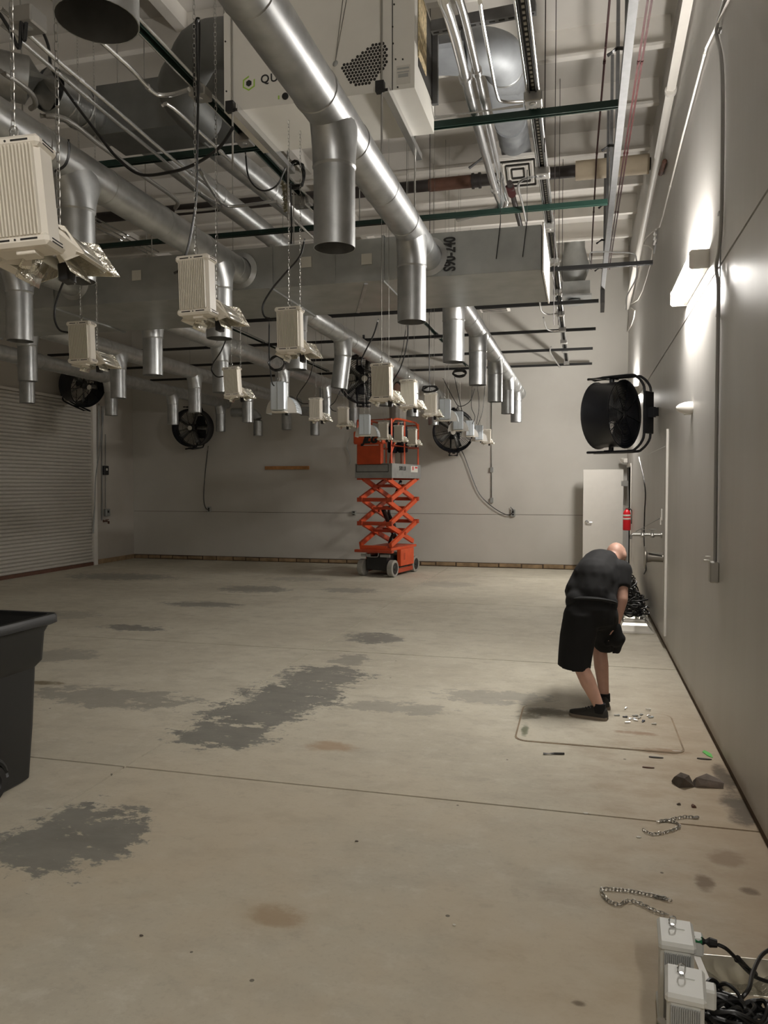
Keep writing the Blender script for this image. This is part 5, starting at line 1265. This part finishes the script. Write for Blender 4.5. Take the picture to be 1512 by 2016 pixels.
for k in range(6):
    tangle(('nearest', 'second', 'third', 'fourth', 'fifth', 'farthest')[k] + ' heap of black cord on the reflector hoods behind the man', (.60, 9.75 + .5 * k, .15), .22, .28, .16 + .035 * k, 62, 20 + k, .009)

# ---------------------------------------------------------------- things on the floor
def rock(label, c, sx, sy, sz, seed, m_, name='stone', rz=0):
    rnd = random.Random(seed); import bmesh as bm_
    pts = [(rnd.uniform(-1, 1), rnd.uniform(-1, 1), rnd.uniform(0, 1)) for _ in range(14)] + [(-.9, -.8, 0), (.9, -.85, 0), (1, .8, 0), (-.8, .9, 0)]
    b = bm_.new()
    ca, sa = math.cos(rz), math.sin(rz)
    for x, y, z in pts:
        x, y = x * sx, y * sy; b.verts.new((x * ca - y * sa, x * sa + y * ca, z * sz * (1 - .35 * abs(x / sx))))
    r_ = bm_.ops.convex_hull(b, input=b.verts)
    dead = {g for g in r_['geom_interior'] + r_['geom_unused'] if isinstance(g, bm_.types.BMVert)}
    for v in dead: b.verts.remove(v)
    me = bpy.data.meshes.new(name); b.to_mesh(me); b.free(); me.materials.append(m_)
    o = bpy.data.objects.new(name, me); COL.objects.link(o); o.location = (c.x, c.y, 0.0)
    return tag(o, label, 'stone')
rock('dark triangular broken stone beside the grey one, left', at(1345, 1545, Z=0), .055, .05, .075, 3, STONE1, rz=.4)
rock('larger grey flat-topped broken stone near the right wall', at(1392, 1546, Z=0), .085, .05, .07, 8, STONE2, rz=.1)
rock('small black pebble in front of the dark stone', at(1336, 1584, Z=0), .012, .01, .012, 4, STONE1); rock('small brown clod in front of the grey stone', at(1366, 1589, Z=0), .014, .014, .016, 6, RUST)
def fl(P, z=.0): return [Vector((q.x, q.y, z)) for q in [at(px, py, Z=0) for px, py in P]]
CH = mat('floor_chain', (.42, .40, .36), .4, .8)
tag(MB().chain(spline(fl([(1372, 1612), (1345, 1611), (1318, 1616), (1296, 1620), (1312, 1618), (1330, 1622), (1338, 1630), (1322, 1637), (1300, 1643), (1282, 1644), (1266, 1636)], .008), 3), L=.020, W=.013, r=.0022, jitter=.5).build('floor_chain', CH), 'zigzag chain on the floor below the two stones', 'chain')
tag(MB().chain(spline(fl([(1318, 1775), (1290, 1768), (1310, 1772), (1280, 1765), (1240, 1757), (1190, 1753), (1184, 1756), (1195, 1775), (1218, 1784), (1235, 1777), (1255, 1780), (1290, 1796), (1318, 1805)], .008), 3), L=.020, W=.013, r=.0022, jitter=.5).build('floor_chain', CH), 'looped chain on the floor leading to the ballast boxes', 'chain')
c = fl([(1370, 1612)], .006)[0]
tag(MB().box(c, (.03, .012, .010), (0, 0, .4), bev=.003).build('chain_hook', CHROME), 'shiny hook at the end of the zigzag chain', 'hook')
c = at(1395, 1487, Z=0)
tag(MB().prism([c + Vector((-.012, .09, .001)), c + Vector((.02, .02, .001)), c + Vector((.018, -.05, .001)), c + Vector((-.008, -.02, .001)), c + Vector((-.03, .05, .001))], (0, 0, .003)).build('tape_scrap', TAPE), 'bright green tape scrap on the floor near the right wall', 'tape')
a, b = fl([(1070, 1486), (1111, 1486)], .008)
tag(MB().tube([a, a.lerp(b, .5) + Vector((0, .003, 0)), b], .007, 8).build('metal_rod', DARKPIPE), 'short dark rod lying before the repaired rectangle', 'rod')
rnd = random.Random(9)
SH = [(1232, 1397), (1276, 1399), (1214, 1411), (1230, 1414), (1240, 1419), (1248, 1418), (1252, 1421), (1258, 1416), (1262, 1410), (1266, 1423), (1276, 1412), (1281, 1415), (1235, 1425), (1287, 1428), (1250, 1412)]
ORD = 'first second third fourth fifth sixth seventh eighth ninth tenth eleventh twelfth thirteenth fourteenth fifteenth'.split()
MS = [CHROME, PAPER, GALVBOX, PURPLE, CHROME, COOLW]
for k, (px, py) in enumerate(SH):
    c = at(px, py, Z=0); L_ = rnd.uniform(.018, .04); a = rnd.uniform(0, 3)
    mb = MB().box((c.x, c.y, .012), (L_, .012, .006), (0, rnd.uniform(-.1, .1), a)).box((c.x + .4 * L_ * math.cos(a), c.y + .4 * L_ * math.sin(a), .013), (.012, .02, .008), (0, 0, a))
    tag(mb.build('hardware_scrap', MS[k % 6]), ('chrome', 'white', 'grey', 'dark', 'shiny', 'pale blue')[k % 6] + ' scrap, ' + ORD[sorted(SH).index((px, py))] + ' from the left in the litter beside the shoe', 'scrap', 'scraps beside the shoe')
for (px, py, m_, lab, s) in ((1153, 1602, PAPER, 'white chip lying alone left of the zigzag chain', .016), (1257, 1649, PAPER, 'pale round disc below the zigzag chain', .014), (894, 1822, PAPER, 'tiny bright chip in the middle foreground of the floor', .008), (1332, 1480, PAPER, 'curled translucent scrap between the repaired rectangle and stones', .035), (1290, 1492, DARKPIPE, 'thin dark splinter left of the curled scrap', .05), (1275, 1512, RUST, 'brown splinter above the dark stone', .04), (278, 1843, STONE1, 'small dark crumb on the floor at lower left', .009), (702, 1657, STONE1, 'small dark crumb in the middle of the floor', .009), (1385, 1495, DARKPIPE, 'thin twig by the green tape', .05)):
    c = at(px, py, Z=0); P = [(c.x + s * math.cos(t_) * (1.0 if t_ % 2 < 1 else .8), c.y + s * (.5 if s < .03 else .18) * math.sin(t_), .001) for t_ in (.2, 1.3, 2.3, 3.4, 4.4, 5.5)]
    tag(MB().prism(P, (0, 0, .003 + s * .05)).build('floor_scrap', m_), lab, 'scrap')

# ballast boxes, reflector and cords in the near right corner
def ballast_box(label, c, rz):
    t = thing('ballast_box', label, 'ballast', c, (0, 0, rz)); W, D_, Hh = .10, .145, .28
    BW = mat('ballast_white', (.66, .66, .62), .45, var=.04, vscale=12)
    MB().box((0, 0, Hh / 2), (W, D_, Hh - .02), bev=.012).build('housing', BW, t)
    for z in (.016, Hh - .016): MB().box((0, 0, z), (W + .012, D_ + .012, .03), bev=.009).build('end_cap', BW, t)
    mb = MB()
    for k in range(14): mb.box((-W / 2 + .012 + (W - .024) * k / 13, -D_ / 2 - .003, Hh / 2), (.0032, .008, Hh - .07))
    mb.build('cooling_fins', mat('fin_grey', (.42, .43, .43), .45, .3), t, smooth=False)
    MB().lathe((-.01, .02, Hh - .002), (0, 0, 1), [(.006, 0), (.006, .01)], 8).link((-.01, .02, Hh + .018), (0, 0, 1), (1, .4, 0), .034, .022, .003).build('eye_hook', CHROME, t)
    MB().box((.012, .03, Hh), (.03, .04, .003)).build('top_label', BW, t, smooth=False)
    MB().box((W / 2 + .015, .03, Hh - .05), (.04, .05, .06), bev=.006).build('socket_block', BW, t)
    return t
c1 = at(1331, 1832, Z=.28); c2 = at(1349, 1930, Z=.28)
ballast_box('white finned ballast box standing on the floor, the farther of two', (c1.x, c1.y, 0), -.05)
ballast_box('white finned ballast box standing on the floor, the nearer of two', (c2.x, c2.y, 0), -.10)
def nz(P, Z): return [at(px, py, Z=z) for (px, py), z in zip(P, Z)]
t = thing('power_cord', 'thick black cord with green-tipped plug beside the ballast boxes', 'cord', at(1365, 1850, Z=.24))
P = spline(nz([(1410, 1858), (1430, 1868), (1450, 1888), (1470, 1910), (1490, 1925), (1530, 1938)], [.25, .24, .2, .14, .1, .08]), 5)
MB().tube(P, .0062, 8).build('cable', CORD, t, world=True)
a, b = nz([(1366, 1850), (1412, 1858)], [.25, .25]); m_ = a.lerp(b, .35)
MB().tube([m_, m_.lerp(b, .5), b], .014, 10, rad=[.013, .0155, .012]).build('plug_body', CORD, t, world=True); MB().tube([a, m_], .014, 8).build('plug_tip', GREENPL, t, world=True)
a, b = nz([(1452, 1888), (1485, 1918)], [.2, .11]); MB().tube([a, b], .012, 10).build('ferrite_sleeve', CORD, t, world=True)
tag(MB().tube(spline(nz([(1530, 1862), (1500, 1880), (1482, 1915), (1475, 1945), (1460, 1965), (1450, 1975)], [.16, .16, .17, .18, .16, .12]), 5), .0065, 8).build('loose_cord', CORD), 'black cord curving up out of the frame at lower right', 'cord')
for k, (px, py, sx) in enumerate(((1415, 1968, .07), (1440, 1995, .09), (1490, 2000, .07))):
    c = at(px, py, Z=.17)
    tangle(('left', 'middle', 'right')[k] + ' heap of black cord loops in the near right corner', (c.x, c.y, .13), sx, .06, .09, 40, 50 + k, .0062)
def tray(label, c, rz, w_=.3, d_=.22):
    t = thing('reflector_tray', label, 'reflector', c, (0, 0, rz))
    prof = [(-w_ / 2, .10), (-w_ * .38, .045), (-w_ * .2, .012), (0, .004), (w_ * .2, .012), (w_ * .38, .045), (w_ / 2, .10)]
    mb = MB()
    for (xa, za), (xb, zb) in zip(prof, prof[1:]): mb.add([(xa, -d_ / 2, za), (xb, -d_ / 2, zb), (xb, d_ / 2, zb), (xa, d_ / 2, za)], [(0, 1, 2, 3)])
    o = mb.build('trough', ALUH, t, angle=60); sm = o.modifiers.new('thick', 'SOLIDIFY'); sm.thickness = .003
    for s in (-1, 1): MB().prism([(x, s * d_ / 2, z) for x, z in prof] , (0, s * .003, 0)).build('end_plate', ALU, t, smooth=False)
    for s in (-1, 1): MB().box((s * (w_ / 2 + .008), 0, .1), (.022, d_ + .01, .005)).build('lip', WHITE, t, smooth=False)
    return t
c = at(1470, 1950, Z=.05); tray('open hammered reflector tray lying behind the cords, lower right', (c.x, c.y, .0), .1, .26, .2)
c = at(1385, 2015, Z=.1); tray('bright hammered reflector tray at the bottom edge beside the nearer ballast box', (c.x + .02, c.y - .05, .0), .5, .2, .2)
